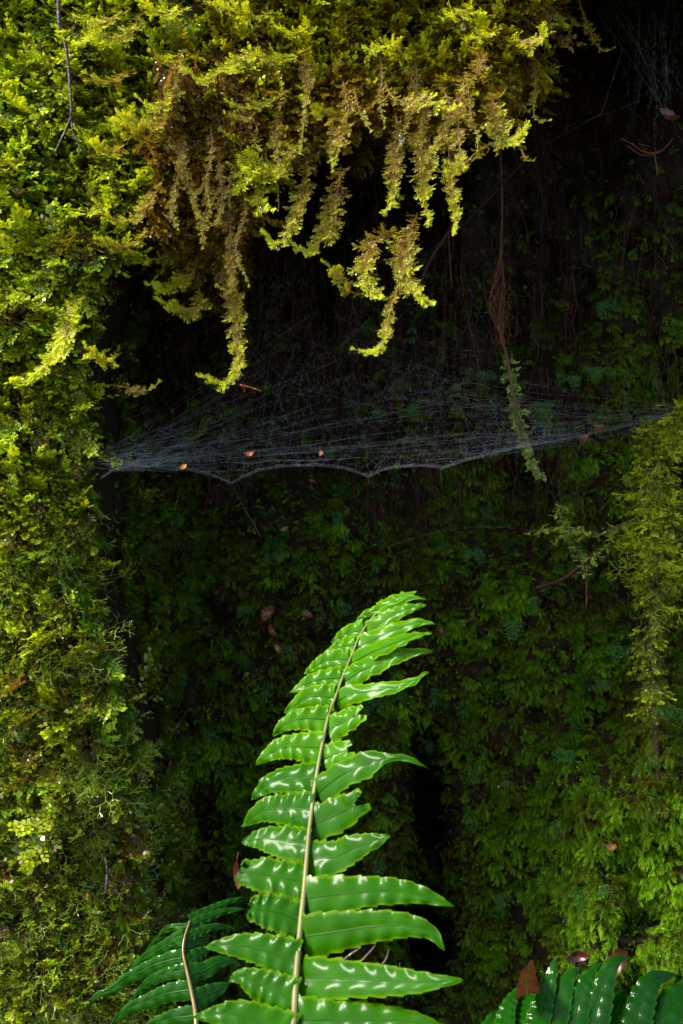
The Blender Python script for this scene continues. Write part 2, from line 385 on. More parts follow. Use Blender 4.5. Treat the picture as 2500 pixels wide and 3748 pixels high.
def sample(n, dens, u0=-60, u1=1640, v0=-160, v1=2480):
    u = RNG.uniform(u0, u1, n); v = RNG.uniform(v0, v1, n); keep = RNG.random(n) < dens(u, v)
    return u[keep], v[keep]
rt = np.random.default_rng(3)
T_LIV = [liverwort_template(rt, n_br=rt.integers(6, 11), upturn=rt.uniform(0, .5), droop=rt.uniform(0, .25)) for _ in range(10)]
T_STR = [liverwort_template(rt, n_br=rt.integers(7, 10), leaf=.08, bl=.44, upturn=rt.uniform(.1, .4), droop=.05) for _ in range(8)]
T_THR = [thread_template(rt) for _ in range(5)]
T_TUF = [tuft_template(rt, rt.integers(4, 8)) for _ in range(8)]
T_FIL = [filmy_template(rt, rt.integers(6, 10)) for _ in range(5)]
T_ROS = [rosette_template(rt) for _ in range(8)]

def pil(u, v): pe = pillar_edge(v); return 1 - ss(pe + 5, pe + 60, u + 60 * fbm(u / 120, v / 120, 3, 9))
def ovr(u, v): return 1 - ss(over_edge(u) - 30, over_edge(u) + 30, v + 60 * fbm(u / 120, v / 120, 3, 21))
def brownzone(u, v): return np.exp(-((u - 475) / 88) ** 4 - ((v - 420) / 215) ** 4)
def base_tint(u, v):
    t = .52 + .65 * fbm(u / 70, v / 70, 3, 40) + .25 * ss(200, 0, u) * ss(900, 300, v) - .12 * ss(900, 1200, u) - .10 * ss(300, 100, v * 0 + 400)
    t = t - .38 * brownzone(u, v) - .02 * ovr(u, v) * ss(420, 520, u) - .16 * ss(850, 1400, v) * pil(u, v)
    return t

# liverwort cover on the left pillar and the overhang
def golden(u, v): return ovr(u, v) * ss(400, 520, u)
def place_liver(name, n, size, lift, seed_t, mat, gold):
    u, v = sample(n, lambda u, v: (golden(u, v) if gold else 1 - golden(u, v)) * np.clip(np.maximum(pil(u, v), ovr(u, v)) * (1 - .75 * brownzone(u, v)) * (1 - .5 * pil(u, v) * ss(1000, 1300, v) * (vnoise(u / 55, v / 55, 60) > .5)), 0, 1))
    p, nr = surf(u, v); m = len(u)
    down = np.array([0, 0, -1.]); r = RNG.normal(0, .45, (m, 3))
    x = norm(nr * RNG.uniform(.3, 1.0, (m, 1)) + down * RNG.uniform(.1, 1.2, (m, 1)) + r + np.array([-.25, 0, 0]))
    z = norm(nr * .6 + np.array([0, -.3, .9]) + RNG.normal(0, .3, (m, 3)))
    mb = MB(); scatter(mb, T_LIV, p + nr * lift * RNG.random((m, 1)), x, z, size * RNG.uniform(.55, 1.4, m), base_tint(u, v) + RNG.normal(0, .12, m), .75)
    o = mb.build(name, mat); tag(o, kind='stuff', label=seed_t[0], cat=seed_t[1]); return o
def green_d(u, v): return pil(u, v) * (.75 * ss(260, 60, u + 120 * (vnoise(u / 50, v / 50, 66) - .5)) * (1 - .6 * ss(900, 1300, v)) + .25 * (vnoise(u / 60, v / 60, 67) > .6))
u, v = sample(9000, green_d); p, nr = surf(u, v); m = len(u); mb = MB()
scatter(mb, T_LIV, p + nr * .012, norm(nr * RNG.uniform(.4, 1, (m, 1)) + np.array([-.3, 0, -.3]) + RNG.normal(0, .5, (m, 3))), norm(nr * .5 + np.array([-.1, -.3, .9]) + RNG.normal(0, .3, (m, 3))), RNG.uniform(.022, .05, m), RNG.normal(.6, .16, m), .6)
tag(mb.build('bright_liverwort', LIVER2), 'fresher green liverwort mixed into the left side of the pillar', 'liverwort', kind='stuff')
place_liver('liverwort_carpet', 42000, .028, .012, ('yellow green leafy liverwort covering the left pillar', 'liverwort'), LIVER, 0)
place_liver('golden_liverwort_carpet', 26000, .036, .02, ('golden green leafy liverwort covering the overhang', 'liverwort'), LIVER_GOLD, 1)
# long golden brown shoots hanging in the hollow between pillar and overhang tip
mb = MB(); u, v = sample(9000, lambda u, v: np.clip(brownzone(u, v) * 1.0, 0, 1), 250, 620, 130, 720)
p, nr = surf(u, v); m = len(u)
scatter(mb, T_LIV, p - np.array([0, .07, 0]) * RNG.random((m, 1)), norm(np.array([0, 0, -1.]) + nr * .15 + RNG.normal(0, .18, (m, 3))), norm(nr + RNG.normal(0, .3, (m, 3))), RNG.uniform(.02, .045, m), RNG.normal(.22, .08, m), .3)
tag(mb.build('brown_liverwort_curtain', LIVER_GOLD), 'golden brown dying liverwort hanging in the shaded fold of the overhang', 'liverwort', kind='stuff')
# fine thread moss on the lower pillar
def thr_d(u, v): return pil(u, v) * ss(950, 1350, v) * (vnoise(u / 55, v / 55, 60) > .50 - .25 * ss(1700, 2100, v)) * 1.0
u, v = sample(13000, thr_d); p, nr = surf(u, v); m = len(u)
mb = MB(); scatter(mb, T_THR, p, norm(nr * RNG.uniform(.5, 1, (m, 1)) + np.array([0, 0, -.5]) + RNG.normal(0, .5, (m, 3))), norm(nr + np.array([0, 0, .5])), RNG.uniform(.03, .065, m), RNG.normal(.82, .16, m))
tag(mb.build('thread_moss', THREAD), 'fine wiry green thread moss with dew on the lower left pillar', 'moss', kind='stuff')

# feather moss over the wall behind
def wallmask(u, v): return (1 - pil(u, v)) * (1 - ovr(u, v))
def hole(u, v): return np.clip(1.2 * np.exp(-((u - 985) / 50) ** 2 - ((v - 1850) / 130) ** 2) + 1.2 * np.exp(-((u - 975) / 75) ** 2 - ((v - 2150) / 110) ** 2), 0, 1)
def tuf_d(u, v):
    d = .14 + .5 * ss(1000, 1300, v) + .9 * ss(1000, 1350, u + .3 * (v - 1400)) * ss(450, 900, v)
    d = d + .8 * np.exp(-((u - 470) / 110) ** 2 - ((v - 1600) / 450) ** 2)
    d = d + .7 * np.exp(-((u - 1020) / 90) ** 2 - ((v - 1170) / 90) ** 2) + .5 * np.exp(-((u - 870) / 140) ** 2 - ((v - 1800) / 200) ** 2)
    d = d * (1 - .85 * np.exp(-((u - 600) / 130) ** 2 - ((v - 1550) / 220) ** 2))
    patch = ss(.32, .55, vnoise(u / 60, v / 75, 70))
    return wallmask(u, v) * np.clip(d * (.12 + patch), 0, 1) * (1 - hole(u, v)) * (.05 + .95 * ss(330, 560, v + .3 * (u - 1300)))
u, v = sample(42000, tuf_d); p, nr = surf(u, v); m = len(u)
mb = MB(); low = ss(1500, 2000, v) * ss(1000, 1300, u)
scatter(mb, T_TUF, p, norm(nr * (.5 + .5 * RNG.random((m, 1))) + np.array([0, 0, -1.]) * RNG.uniform(.4, 1.2, (m, 1)) + RNG.normal(0, .3, (m, 3))), norm(nr + np.array([0, 0, .7])), RNG.uniform(.014, .028, m) * (1 + .12 * low), np.clip(.50 + .8 * fbm(u / 80, v / 80, 3, 44) + RNG.normal(0, .1, m) + .10 * low - .06 + .12 * ss(600, 400, v) + .28 * np.exp(-((u - 1030) / 80) ** 2 - ((v - 1160) / 80) ** 2), 0, 1.1), .45)
tag(mb.build('feather_moss', TUFT), 'soft dark green feathery moss covering the shaded back wall', 'moss', kind='stuff')
# tiny scaly clumps and soil crumbs
u, v = sample(30000, lambda u, v: wallmask(u, v) * (.25 + .75 * ss(900, 1300, v)) * (1 - hole(u, v)))
p, nr = surf(u, v); m = len(u); mb = MB()
scatter(mb, T_ROS, p, norm(nr + RNG.normal(0, .6, (m, 3))), RNG.normal(0, 1, (m, 3)), RNG.uniform(.005, .012, m), np.clip(RNG.normal(.32, .22, m), 0, 1), .3)
tag(mb.build('creeping_moss', TUFT), 'tiny dark scaly moss creeping between the tufts on the back wall', 'moss', kind='stuff')
v = RNG.uniform(-50, 2400, 22000); u = pillar_edge(v) + RNG.normal(-18, 36, 22000) - 60 * fbm(pillar_edge(v) / 120, v / 120, 3, 9)
keep = (v > 620); u, v = u[keep], v[keep]; p, nr = surf(u, v); m = len(u); mb = MB()
scatter(mb, T_TUF, p, norm(nr * .8 + np.array([0, 0, -.6]) + RNG.normal(0, .35, (m, 3))), norm(nr + np.array([0, 0, .7])), RNG.uniform(.012, .024, m), np.clip(RNG.normal(.42, .15, m), 0, 1), .4)
tag(mb.build('edge_moss', TUFT), 'dark moss lining the side of the pillar where it turns into the hollow', 'moss', kind='stuff')
# small glossy filmy fern patches beyond counting
u, v = sample(3200, lambda u, v: wallmask(u, v) * ss(.55, .75, vnoise(u / 70, v / 90, 85)) * ss(800, 1200, v + .4 * (u - 784)) * (1 - hole(u, v)))
p, nr = surf(u, v); m = len(u); mb = MB()
scatter(mb, T_FIL, p + nr * .01, norm(nr * .4 + np.array([0, 0, -1.]) + RNG.normal(0, .3, (m, 3))), norm(nr + np.array([0, 0, .4])), RNG.uniform(.022, .042, m), RNG.normal(.55, .15, m))
tag(mb.build('filmy_fern_cover', FILMY), 'small glossy bluish green filmy ferns spread through the moss of the back wall', 'fern', kind='stuff')

# fine roots down the recess
mb = MB(); n = 900
u = RNG.uniform(230, 1330, n); v = RNG.uniform(330, 1150, n); u[-90:] = RNG.uniform(1230, 1568, 90); v[-90:] = RNG.uniform(0, 900, 90)
for a, b in zip(u, v):
    if wallmask(a, b) < .6 or wallmask(a, b - 50) < .3: continue
    L = RNG.uniform(60, 330); k = 7; q = np.linspace(0, 1, k); du = np.cumsum(RNG.normal(0, 7, k)) + RNG.normal(0, 18) * q
    y = B(a, b) - .015 - .05 * RNG.random(); pts = P(a + du, b + q * L, y - .03 * np.sin(q * 3) * RNG.random())
    mb.tube(pts, RNG.uniform(.0002, .0006), 3, RNG.uniform(-.2, .5), cap=False)
tag(mb.build('fine_roots', ROOT), 'thin reddish brown root fibres hanging down the dark hollow', 'roots', kind='stuff')
mb = MB()
u, v = sample(5000, lambda u, v: wallmask(u, v) * .5)
for a, b in zip(u, v):
    q = np.linspace(0, 1, 4); L = RNG.uniform(12, 60); an = RNG.normal(math.pi / 2, .9); pts = P(a + q * L * math.cos(an) + RNG.normal(0, 3, 4), b + q * L * math.sin(an) + RNG.normal(0, 3, 4), B(a, b) - .02 * RNG.random() - .005)
    mb.tube(pts, RNG.uniform(.0002, .0005), 3, RNG.uniform(.1, 1), cap=False)
tag(mb.build('root_hairs', ROOT), 'short tangled brown root hairs over the back wall', 'roots', kind='stuff')
# ------------------------------------------------------------------ larger outward shoots on pillar and overhang
def big_d(u, v): return np.maximum(pil(u, v) * (1 - .55 * ss(900, 1400, v)), ovr(u, v) * .8) * (1 - .8 * brownzone(u, v))
for g_, m_, l_ in ((0, LIVER, 'larger bright tipped liverwort shoots standing out of the pillar carpet'), (1, LIVER_GOLD, 'larger bright tipped golden shoots standing out of the overhang')):
  u, v = sample(2800, lambda u, v: big_d(u, v) * (golden(u, v) if g_ else 1 - golden(u, v))); p, nr = surf(u, v); m = len(u); mb = MB()
  scatter(mb, T_LIV, p + nr * .012, norm(nr * RNG.uniform(.5, 1.1, (m, 1)) + np.array([-.55, 0, -.35]) + RNG.normal(0, .5, (m, 3))), norm(nr * .5 + np.array([-.2, -.3, .9]) + RNG.normal(0, .25, (m, 3))),
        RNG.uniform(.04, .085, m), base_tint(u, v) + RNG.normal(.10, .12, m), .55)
  tag(mb.build('liverwort_shoots', m_), l_, 'liverwort', kind='stuff')

# ------------------------------------------------------------------ individual hanging strands
def strand(label, pts, width, tip=1.0, base=.42, y0=None, fwd=.05, group='hanging liverwort strands', seed=None, dense=1.0, leaf=7.0):
    """pts run from the tip to the base, in photo units"""
    rg = np.random.default_rng(int(abs(pts[0][0] * 7 + pts[0][1] * 13)) + 5)
    pts = pts[::-1]; ub, vb = pts[0]
    yb = float(B(ub, vb)) + .01 if y0 is None else y0
    yb = min(yb - .055, -.21) if y0 is None else yb; k0 = .50 / ((yb + 1.8) / 1.8)
    n = 26; c2 = spline(pts, n); ln = np.sum(np.linalg.norm(np.diff(c2, axis=0), axis=1))
    q = np.linspace(0, 1, n)
    y = yb - .03 * ss(0, .2, q) - fwd * q ** .7
    ax = P(c2[:, 0], c2[:, 1], y)
    root = thing('hanging_liverwort', label, 'liverwort', ax[0], group)
    st = MB(); st.tube(ax, np.linspace(.0013, .0006, n), 4, np.clip(.3 + .4 * q, 0, 1)); st.build('stem', STEM, root, loc=ax[0], smooth=True)
    mb = MB(); view = np.array([-.25, -1., .35]); W = width * U1 * k0
    tang = norm(np.gradient(ax, axis=0)); m = max(10, int(ln / 3.0 * dense)); tq = np.sort(rg.uniform(0, 1, m)) ; tq[-3:] = 1.0
    ia = np.minimum((tq * (n - 1)).astype(int), n - 2); f = (tq * (n - 1) - ia)[:, None]; pos = ax[ia] * (1 - f) + ax[ia + 1] * f; T = tang[ia]
    nn = norm(view + rg.normal(0, .3, (m, 3))); nn = norm(nn - T * np.sum(nn * T, -1, keepdims=True)); sd = np.cross(nn, T) * np.where(np.arange(m) % 2, 1., -1.)[:, None]
    a = rg.uniform(.25, 1.15, m)[:, None] * (1 - .75 * tq[:, None] ** 4)
    d = T * np.cos(a) + sd * np.sin(a) + nn * rg.normal(0, .22, (m, 1)) + np.array([0, 0, -.25]) * (1 - tq[:, None])
    env = (.6 + .4 * np.sin(np.pi * np.minimum(1, tq * 1.05))) * (1 - .15 * tq)
    scatter(mb, T_STR, pos + nn * .002, d, nn, W * env * rg.uniform(.65, 1.25, m), base + .0 + (tip - base + .06) * tq ** 2.0 + rg.normal(0, .08, m), .4)
    mb.build('foliage', LIVER_GOLD, root, loc=ax[0])
    return root
def c1(*p): return crop(p, 0, 0)
def c2(*p): return crop(p, 1250, 0)
def c3(*p): return crop(p, 0, 940)
def c4(*p): return crop(p, 1250, 940)
strand('thick bright yellow liverwort shoot pointing left above the dark gap, left of the overhang centre', c1((850, 325), (920, 370), (980, 350), (1060, 310), (1150, 260), (1300, 270), (1420, 230)), 46, 1.1, .75)
strand('bright yellow shoot with forked tip pointing left just below the thick yellow one', c1((1050, 470), (1110, 500), (1180, 490), (1250, 465), (1340, 410)), 36, 1.1, .6)
strand('green antler-tipped shoot pointing left, middle of three above the brightest yellow clump', c1((1035, 520), (1090, 552), (1140, 548), (1190, 510)), 30, 1.0, .5)
strand('long green pinnate shoot pointing left directly above the brightest yellow clump', c1((1020, 605), (1070, 640), (1150, 650), (1220, 600)), 34, 1.0, .45)
strand('brightest yellow clump of liverwort at the lower left corner of the overhang', c1((1090, 870), (1130, 830), (1130, 755), (1220, 790), (1320, 730), (1310, 600)), 70, 1.15, .55)
strand('yellow lobe with a drip tip hanging under the brightest yellow clump', c1((1245, 965), (1190, 950), (1200, 870), (1150, 840)), 48, 1.15, .8)
strand('hanging strand curling left with a translucent lime tip, first one right of the brightest clump', c1((1225, 1080), (1275, 1120), (1335, 1060), (1370, 960), (1400, 850), (1420, 700)), 50, 1.1, .35)
strand('shiny wet brownish shoot running down to a yellow tip pointing left in the upper left', c1((635, 450), (680, 490), (740, 495), (800, 430), (820, 340), (845, 210)), 40, 1.05, .45)
strand('shoot with pale straw-coloured middle pointing up left beside the brown curtain', c1((520, 560), (580, 590), (650, 640), (720, 665)), 50, .95, .4)
strand('leafy green shoot lying just over the pale straw-coloured one', c1((560, 530), (650, 575), (740, 570), (800, 520)), 56, .95, .5)
strand('small yellow green shoot pointing left, left of the brown curtain', c1((420, 655), (480, 690), (530, 700), (580, 660)), 46, 1.0, .5)
strand('curved green shoot sweeping left like a hook under the wet brownish foliage', c1((435, 925), (500, 1000), (580, 1015), (640, 1000), (680, 930), (740, 850), (750, 760)), 38, .95, .45)
strand('dark green feathery shoot below the green hook-shaped one', c1((450, 1100), (520, 1130), (600, 1130), (690, 1050)), 40, .8, .5)
strand('bright yellow shoot with toothed tip pointing left at the top edge, centre of the picture', c1((970, 15), (1030, 40), (1110, 50), (1180, 80), (1260, 60)), 46, 1.15, .8)
strand('pale yellow forked shoot just above the thick bright yellow one', c1((1255, 110), (1310, 150), (1380, 150), (1440, 110)), 38, 1.1, .8)
strand('lime coloured clump touching the top edge left of centre', c1((660, 10), (700, 50), (760, 60), (840, 40)), 50, 1.15, .8)
strand('broad yellow green shoot curving down left near the dark hanging twig', c1((370, 200), (450, 165), (540, 180), (620, 130), (640, 60)), 52, 1.05, .65)
strand('green shoot pointing left above the broad curving one near the dark hanging twig', c1((350, 80), (400, 100), (480, 105), (580, 50)), 42, 1.0, .6)
strand('small dark green shoot left of the wet brownish one', c1((690, 240), (740, 280), (800, 290), (840, 260)), 36, .75, .5)
strand('olive shoot pointing left at mid height between dark twig and wet brownish shoot', c1((400, 340), (450, 375), (520, 375), (610, 320)), 42, .85, .5)
strand('bright green shoot with open fern-like tip left of the overhang centre line', c1((1410, 470), (1460, 510), (1540, 535), (1640, 500)), 50, 1.0, .6)
strand('flat bright green branched frond standing out of the overhang near the top centre', c2((125, 230), (180, 225), (230, 215), (290, 260), (340, 240)), 58, 1.15, .85)
strand('U-shaped green shoot ending to the right, under the flat bright frond', c2((535, 490), (480, 505), (400, 465), (310, 475), (230, 440), (200, 380)), 36, .95, .5)
strand('dense golden strand hanging straight down with a green flared tip', c2((400, 1000), (385, 920), (375, 750), (365, 600), (385, 480)), 56, .95, .30, fwd=.03)
strand('ragged golden strand left of the dense golden one', c2((210, 965), (240, 930), (240, 830), (245, 700), (260, 560)), 46, .95, .30, fwd=.03)
strand('slender golden strand hanging right of the dense golden one with a small green tip', c2((520, 1055), (525, 1000), (515, 900), (500, 780), (490, 650), (480, 540)), 44, .9, .30, fwd=.03)
strand('green shoot crossing to the left over the slender golden strand', c2((430, 785), (500, 795), (570, 750), (620, 700), (710, 650)), 40, .95, .4)
strand('broad green strand ending in a bright curled tip, right part of the overhang', c2((835, 600), (790, 640), (740, 640), (705, 540), (690, 400)), 62, 1.0, .4)
strand('slim strand along the right edge of the overhang turning right at its tip', c2((950, 555), (895, 550), (880, 480), (890, 380), (880, 240)), 26, .75, .3, y0=-.15)
strand('shortest slim strand at the right edge of the overhang, lowest one there', c2((880, 740), (850, 735), (828, 690), (820, 620)), 24, .75, .3, y0=-.15)
strand('dark green strand at the top edge against the black hollow, nearer the overhang', c2((1110, 120), (1070, 115), (1030, 135), (985, 90), (935, -10)), 32, .6, .35, y0=-.1)
strand('dark green strand at the top edge against the black hollow, farther right one', c2((1245, 225), (1200, 235), (1160, 190), (1120, 100), (1085, -10)), 28, .5, .35, y0=-.1)
strand('thin bare-stemmed strand with sparse leaves hanging in the middle right of the overhang', c2((625, 690), (625, 620), (600, 570), (590, 470), (570, 330)), 22, .7, .3)
strand('glossy yellow clump with a pale drop at the top edge, right of centre', c2((470, 90), (520, 70), (560, 60), (610, 20)), 52, 1.15, .85)
strand('bright green leafy lobe just below the glossy yellow clump with a drop', c2((575, 185), (640, 175), (700, 150), (740, 130)), 42, 1.0, .7)
strand('yellow green shoot with a raised forked tip at the right edge of the overhang', c2((930, 120), (915, 180), (850, 200), (790, 170)), 44, 1.0, .5)
strand('strand of golden lobes ending in a green fan, left of the two longest central strands', crop([(170, 175), (120, 130), (110, 40), (140, -60), (250, -130)], 1250, 940), 62, .95, .35, y0=-.22, fwd=.03)
strand('golden strand with a bright green tip bent right, one of the two longest central strands', c4((395, 205), (340, 170), (300, 90), (285, 0), (320, -120), (350, -200)), 62, 1.0, .32, y0=-.22, fwd=.03)
strand('straw yellow hook-shaped strand with its tip curling left, lowest of the central strands', c4((60, 425), (120, 440), (180, 410), (205, 330), (225, 240), (260, 140), (285, 60)), 34, 1.05, .48, y0=-.24, fwd=.03)
strand('longest golden strand on the left ending in a glossy green hook above the web', c3((935, 550), (1000, 580), (1040, 590), (1090, 500), (1095, 420), (1085, 320), (1068, 200), (1050, 100), (1035, -20), (1000, -200)), 52, 1.05, .25, y0=-.14, fwd=.06)
strand('bright shoot with comb-like tip pointing left, below the brown curtain', c3((690, 130), (770, 150), (830, 115), (890, 60), (900, -20)), 48, 1.1, .5, y0=-.14)
strand('green and lime shoot pointing left, lowest one under the brown curtain', c3((735, 200), (800, 235), (860, 255), (920, 210), (900, 80)), 54, 1.0, .4, y0=-.14)
strand('yellow shoot touching the brown curtain, uppermost of three pointing left there', c3((655, 30), (720, 10), (800, 0), (860, -60)), 48, 1.1, .5, y0=-.14)
strand('thin dark green shoot reaching right from the pillar over the black gap', c3((728, 578), (700, 605), (640, 620), (580, 600), (520, 590)), 28, .6, .4, y0=-.2, fwd=.02)
strand('long bright yellow ridge of liverwort running diagonally down the left pillar', c3((75, 575), (150, 550), (220, 490), (280, 420), (300, 330), (330, 250), (400, 170), (480, 140)), 52, 1.15, .7, fwd=.05)
strand('bright comb-toothed shoot right of the diagonal yellow ridge', c3((395, 410), (440, 455), (500, 480), (560, 440)), 48, 1.1, .6, fwd=.05)
strand('green hanging loop between the two central golden strands', c4((-80, 30), (-40, 60), (10, 120), (50, 165), (100, 170)), 36, .95, .5, y0=-.23, fwd=.01)
strand('wide golden strand hanging right of the first translucent lime tip', c1((1365, 1135), (1430, 1150), (1500, 1050), (1545, 900), (1565, 760)), 60, .95, .32, fwd=.03)

rgf = np.random.default_rng(31)
ORD = ['leftmost', 'second', 'third', 'fourth', 'fifth', 'sixth', 'seventh', 'eighth', 'ninth', 'tenth', 'eleventh', 'twelfth', 'thirteenth', 'fourteenth', 'fifteenth', 'sixteenth', 'seventeenth', 'eighteenth']
def fringe(xs, v0r, lr, wr, tipr, text, group):
    for i, uu in enumerate(xs):
        v0 = rgf.uniform(*v0r); ln_ = rgf.uniform(*lr) ** 1.0; cv = rgf.normal(0, 22)
        pts = [(uu + cv, v0 + ln_), (uu + cv * .35 + rgf.normal(0, 7), v0 + ln_ * .66), (uu + rgf.normal(0, 9), v0 + ln_ * .33), (uu, v0)]
        if rgf.random() < .3: pts = [(pts[0][0] - rgf.uniform(14, 30), pts[0][1] - 6)] + pts
        lab = (ORD[i] + (' of' if i == 0 else ' from the left of') + ' ' + text)
        strand(lab, pts, rgf.uniform(*wr), rgf.uniform(*tipr), rgf.uniform(.18, .36), fwd=rgf.uniform(.01, .05), group=group)
fringe([585, 625, 648, 700, 716, 765, 788, 812, 872, 905, 948, 962, 1012, 1068, 1090, 1135], (110, 300), (50, 240), (16, 40), (.5, 1.05), 'the slender golden strands fringing the overhang', 'golden fringe strands')
fringe([392, 412, 428, 452, 470, 481, 505, 524, 540, 556], (240, 430), (90, 260), (18, 34), (.3, .6), 'the thin brown strands of the dry tassel', 'brown tassel strands')
# a bed of unmeasured golden strands inside the overhang (beyond counting)
mb = MB(); u, v = sample(4200, lambda u, v: ovr(u, v) * ss(430, 520, u) * ss(60, 200, v), 400, 1300, 0, 470)
p, nr = surf(u, v); m = len(u)
scatter(mb, T_LIV, p + nr * .015, norm(np.array([0, 0, -1.]) + nr * .25 + RNG.normal(0, .2, (m, 3))), norm(nr + RNG.normal(0, .25, (m, 3))), RNG.uniform(.03, .07, m), RNG.normal(.30, .08, m), .35)
tag(mb.build('golden_liverwort_shoots', LIVER_GOLD), 'golden shoots hanging thickly from the underside of the overhang', 'liverwort', kind='stuff')

# ------------------------------------------------------------------ ferns
def leaflet(parent, pts, width, depth, mat, shape='point', waves=4, amp=.0012, teeth=9, fold=.10, tint=0.0, tipbrown=0.0, twist=0.0, ribmat=None, droop=.02, hum=.07, wf=.575, face=(-.05, -1, .38), seed=0, loc=None, basew=1.12, notch=0.0):
    rg = np.random.default_rng(seed + 100)
    n, mS = 64, 15
    c = spline(pts, n); q = np.linspace(0, 1, n)
    d0, d1 = depth if isinstance(depth, (tuple, list)) else (depth, depth)
    y = d0 + (d1 - d0) * q
    ax = P(c[:, 0], c[:, 1], y)
    T = norm(np.gradient(ax, axis=0)); fa = norm(np.array(face, float))
    N = norm(fa[None] - T * (T @ fa)[:, None]); Sd = np.cross(N, T)
    if twist: 
        a = twist * q ** 1.5; N2 = N * np.cos(a)[:, None] + Sd * np.sin(a)[:, None]; Sd = np.cross(N2, T); N = N2
    k = (y - CAM_Y) / 1.8; W = width * U1 * wf * k
    if shape == 'point': prof = (basew + (1 - basew) * ss(0, .35, q)) * (1 - q ** 2.0) ** .85 + .02
    elif shape == 'long': prof = (basew + (1 - basew) * ss(0, .3, q)) * (1 - .80 * ss(.45, .72, q)) * (1 - ss(.85, 1.0, q) * .9) + .02
    else: prof = (basew + (1 - basew) * ss(0, .35, q)) * (1 - .28 * ss(.6, 1, q)) * (1 - .5 * ss(.975, 1, q))
    s = np.linspace(-1, 1, mS); V = np.zeros((n, mS, 3)); tn = np.zeros((n, mS))
    ph = rg.uniform(0, 6.28, 4); al = np.concatenate([[0], np.cumsum(np.linalg.norm(np.diff(ax, axis=0), axis=1))])
    for j, sv in enumerate(s):
        side = 1 if sv > 0 else 0; e = abs(sv)
        saw = (q * teeth + ph[side] / 6.28) % 1.0
        ser = 1 + .16 * (saw - .5) + .10 * (vnoise(q * 5 + seed, q * 0 + side * 9, 3) - .5)
        ww = W * prof * (1 + (ser - 1) * e ** 3)
        wav = amp * 1.1 * np.sin(q * waves * 6.283 * (1 + .15 * np.sin(q * 4 + ph[1])) + ph[side] + e * 1.2) * e ** .9 * (.5 + vnoise(q * 4 + seed, q * 0 + side * 7, 4)) + amp * .12 * np.sin(q * waves * 2.6 * 6.283 + ph[2 + side]) * e ** 3 \
            + amp * 1.3 * (vnoise(q * waves * .6 + seed * 3.1, e * 1.2 + side * 5 + q * 0, 8) - .5) * e
        hump = hum * ww * math.sin(e * math.pi * .9) * (1 + .4 * np.sin(q * 3 + ph[0]))
        off = hump - fold * ww * e ** 2 + wav - droop * 1.0 * q ** 2 * 0
        shift = 0
        if shape == 'cut': shift = (notch * W * (abs(sv) - .45) + .12 * W * rg.normal()) * ss(.8, 1, q)
        V[:, j] = ax + Sd * (sv * ww)[:, None] + N * off[:, None] + T * (np.broadcast_to(shift, (n,)))[:, None]
        V[:, j, 2] -= droop * q ** 2 * .5 * 0
        tn[:, j] = tint + tipbrown * ss(.80, 1, q) + .22 * (e > .95)
    i = np.arange(n - 1)[:, None] * mS + np.arange(mS - 1)[None]
    mb = MB(); mb.add(V, np.stack([i, i + mS, i + mS + 1, i + 1], -1).reshape(-1, 4), tn.ravel(), np.repeat(al, mS), np.tile(s, n))
    o = mb.build('leaflet', mat, parent, smooth=True, loc=loc)
    r = MB(); cut = int(n * .93); r.tube(ax[:cut] + N[:cut] * .0003, np.linspace(.0009, .0003, cut) * float(np.mean(k)), 4, .05)
    r.build('midrib', ribmat or RIB, o, smooth=True, loc=loc)
    return o
def attach(child_parent_loc): return child_parent_loc

RJ = np.random.default_rng(77)
def side_face(o, pts):
    pass
def frond(label, rach, depth, r0, r1, leaves, mat, group, rtint=(.5, 1.0), ribmat=None, **kw):
    n = 60; c = spline(rach, n); q = np.linspace(0, 1, n); y = depth[0] + (depth[1] - depth[0]) * q
    ax = P(c[:, 0], c[:, 1], y)
    root = thing('fern_frond', label, 'fern', ax[0], group)
    mb = MB(); mb.tube(ax + np.array([0, -.0038, 0]), np.linspace(r0, r1, n), 8, np.linspace(rtint[0], rtint[1], n), cap=False)
    mb.build('rachis', RACHIS, root, smooth=True, loc=ax[0])
    for i, lf in enumerate(leaves):
        pts, w = lf[0], lf[1]; o = dict(kw); o.update(lf[2] if len(lf) > 2 else {})
        side_face(o, pts)
        # depth at the base = depth of the rachis there
        b = np.array(pts[0]); j = int(np.argmin(np.linalg.norm(c - b, axis=1))); yb = y[j]
        back = o.pop('back', .05); yaw = o.pop('yaw', None)
        if yaw: back = -(pts[-1][0] - pts[0][0]) * U1 * .75 * yaw * (1 + .35 * RJ.normal()); o['face'] = (-.1 + .08 * RJ.normal(), -1, .50 + .10 * RJ.normal())
        leaflet(root, pts, w, (yb, yb + back), FERN_BACKLIT if mat is FERN and b[1] < 1750 else mat, seed=i * 3 + int(rach[0][0]), ribmat=ribmat, loc=ax[0], **o)
    return root
main_r = S([(1060, 3990), (1068, 3860), (1076, 3748), (1086, 3563), (1099, 3403), (1115, 3244), (1126, 3110), (1136, 3008), (1156, 2855), (1182, 2712), (1207, 2600), (1221, 2569), (1252, 2483), (1288, 2396), (1318, 2324), (1369, 2253), (1440, 2200), (1500, 2172)])
ct = dict(shape='cut')
def L(p, w, **k): return (S(p), w / 1.5944, k)
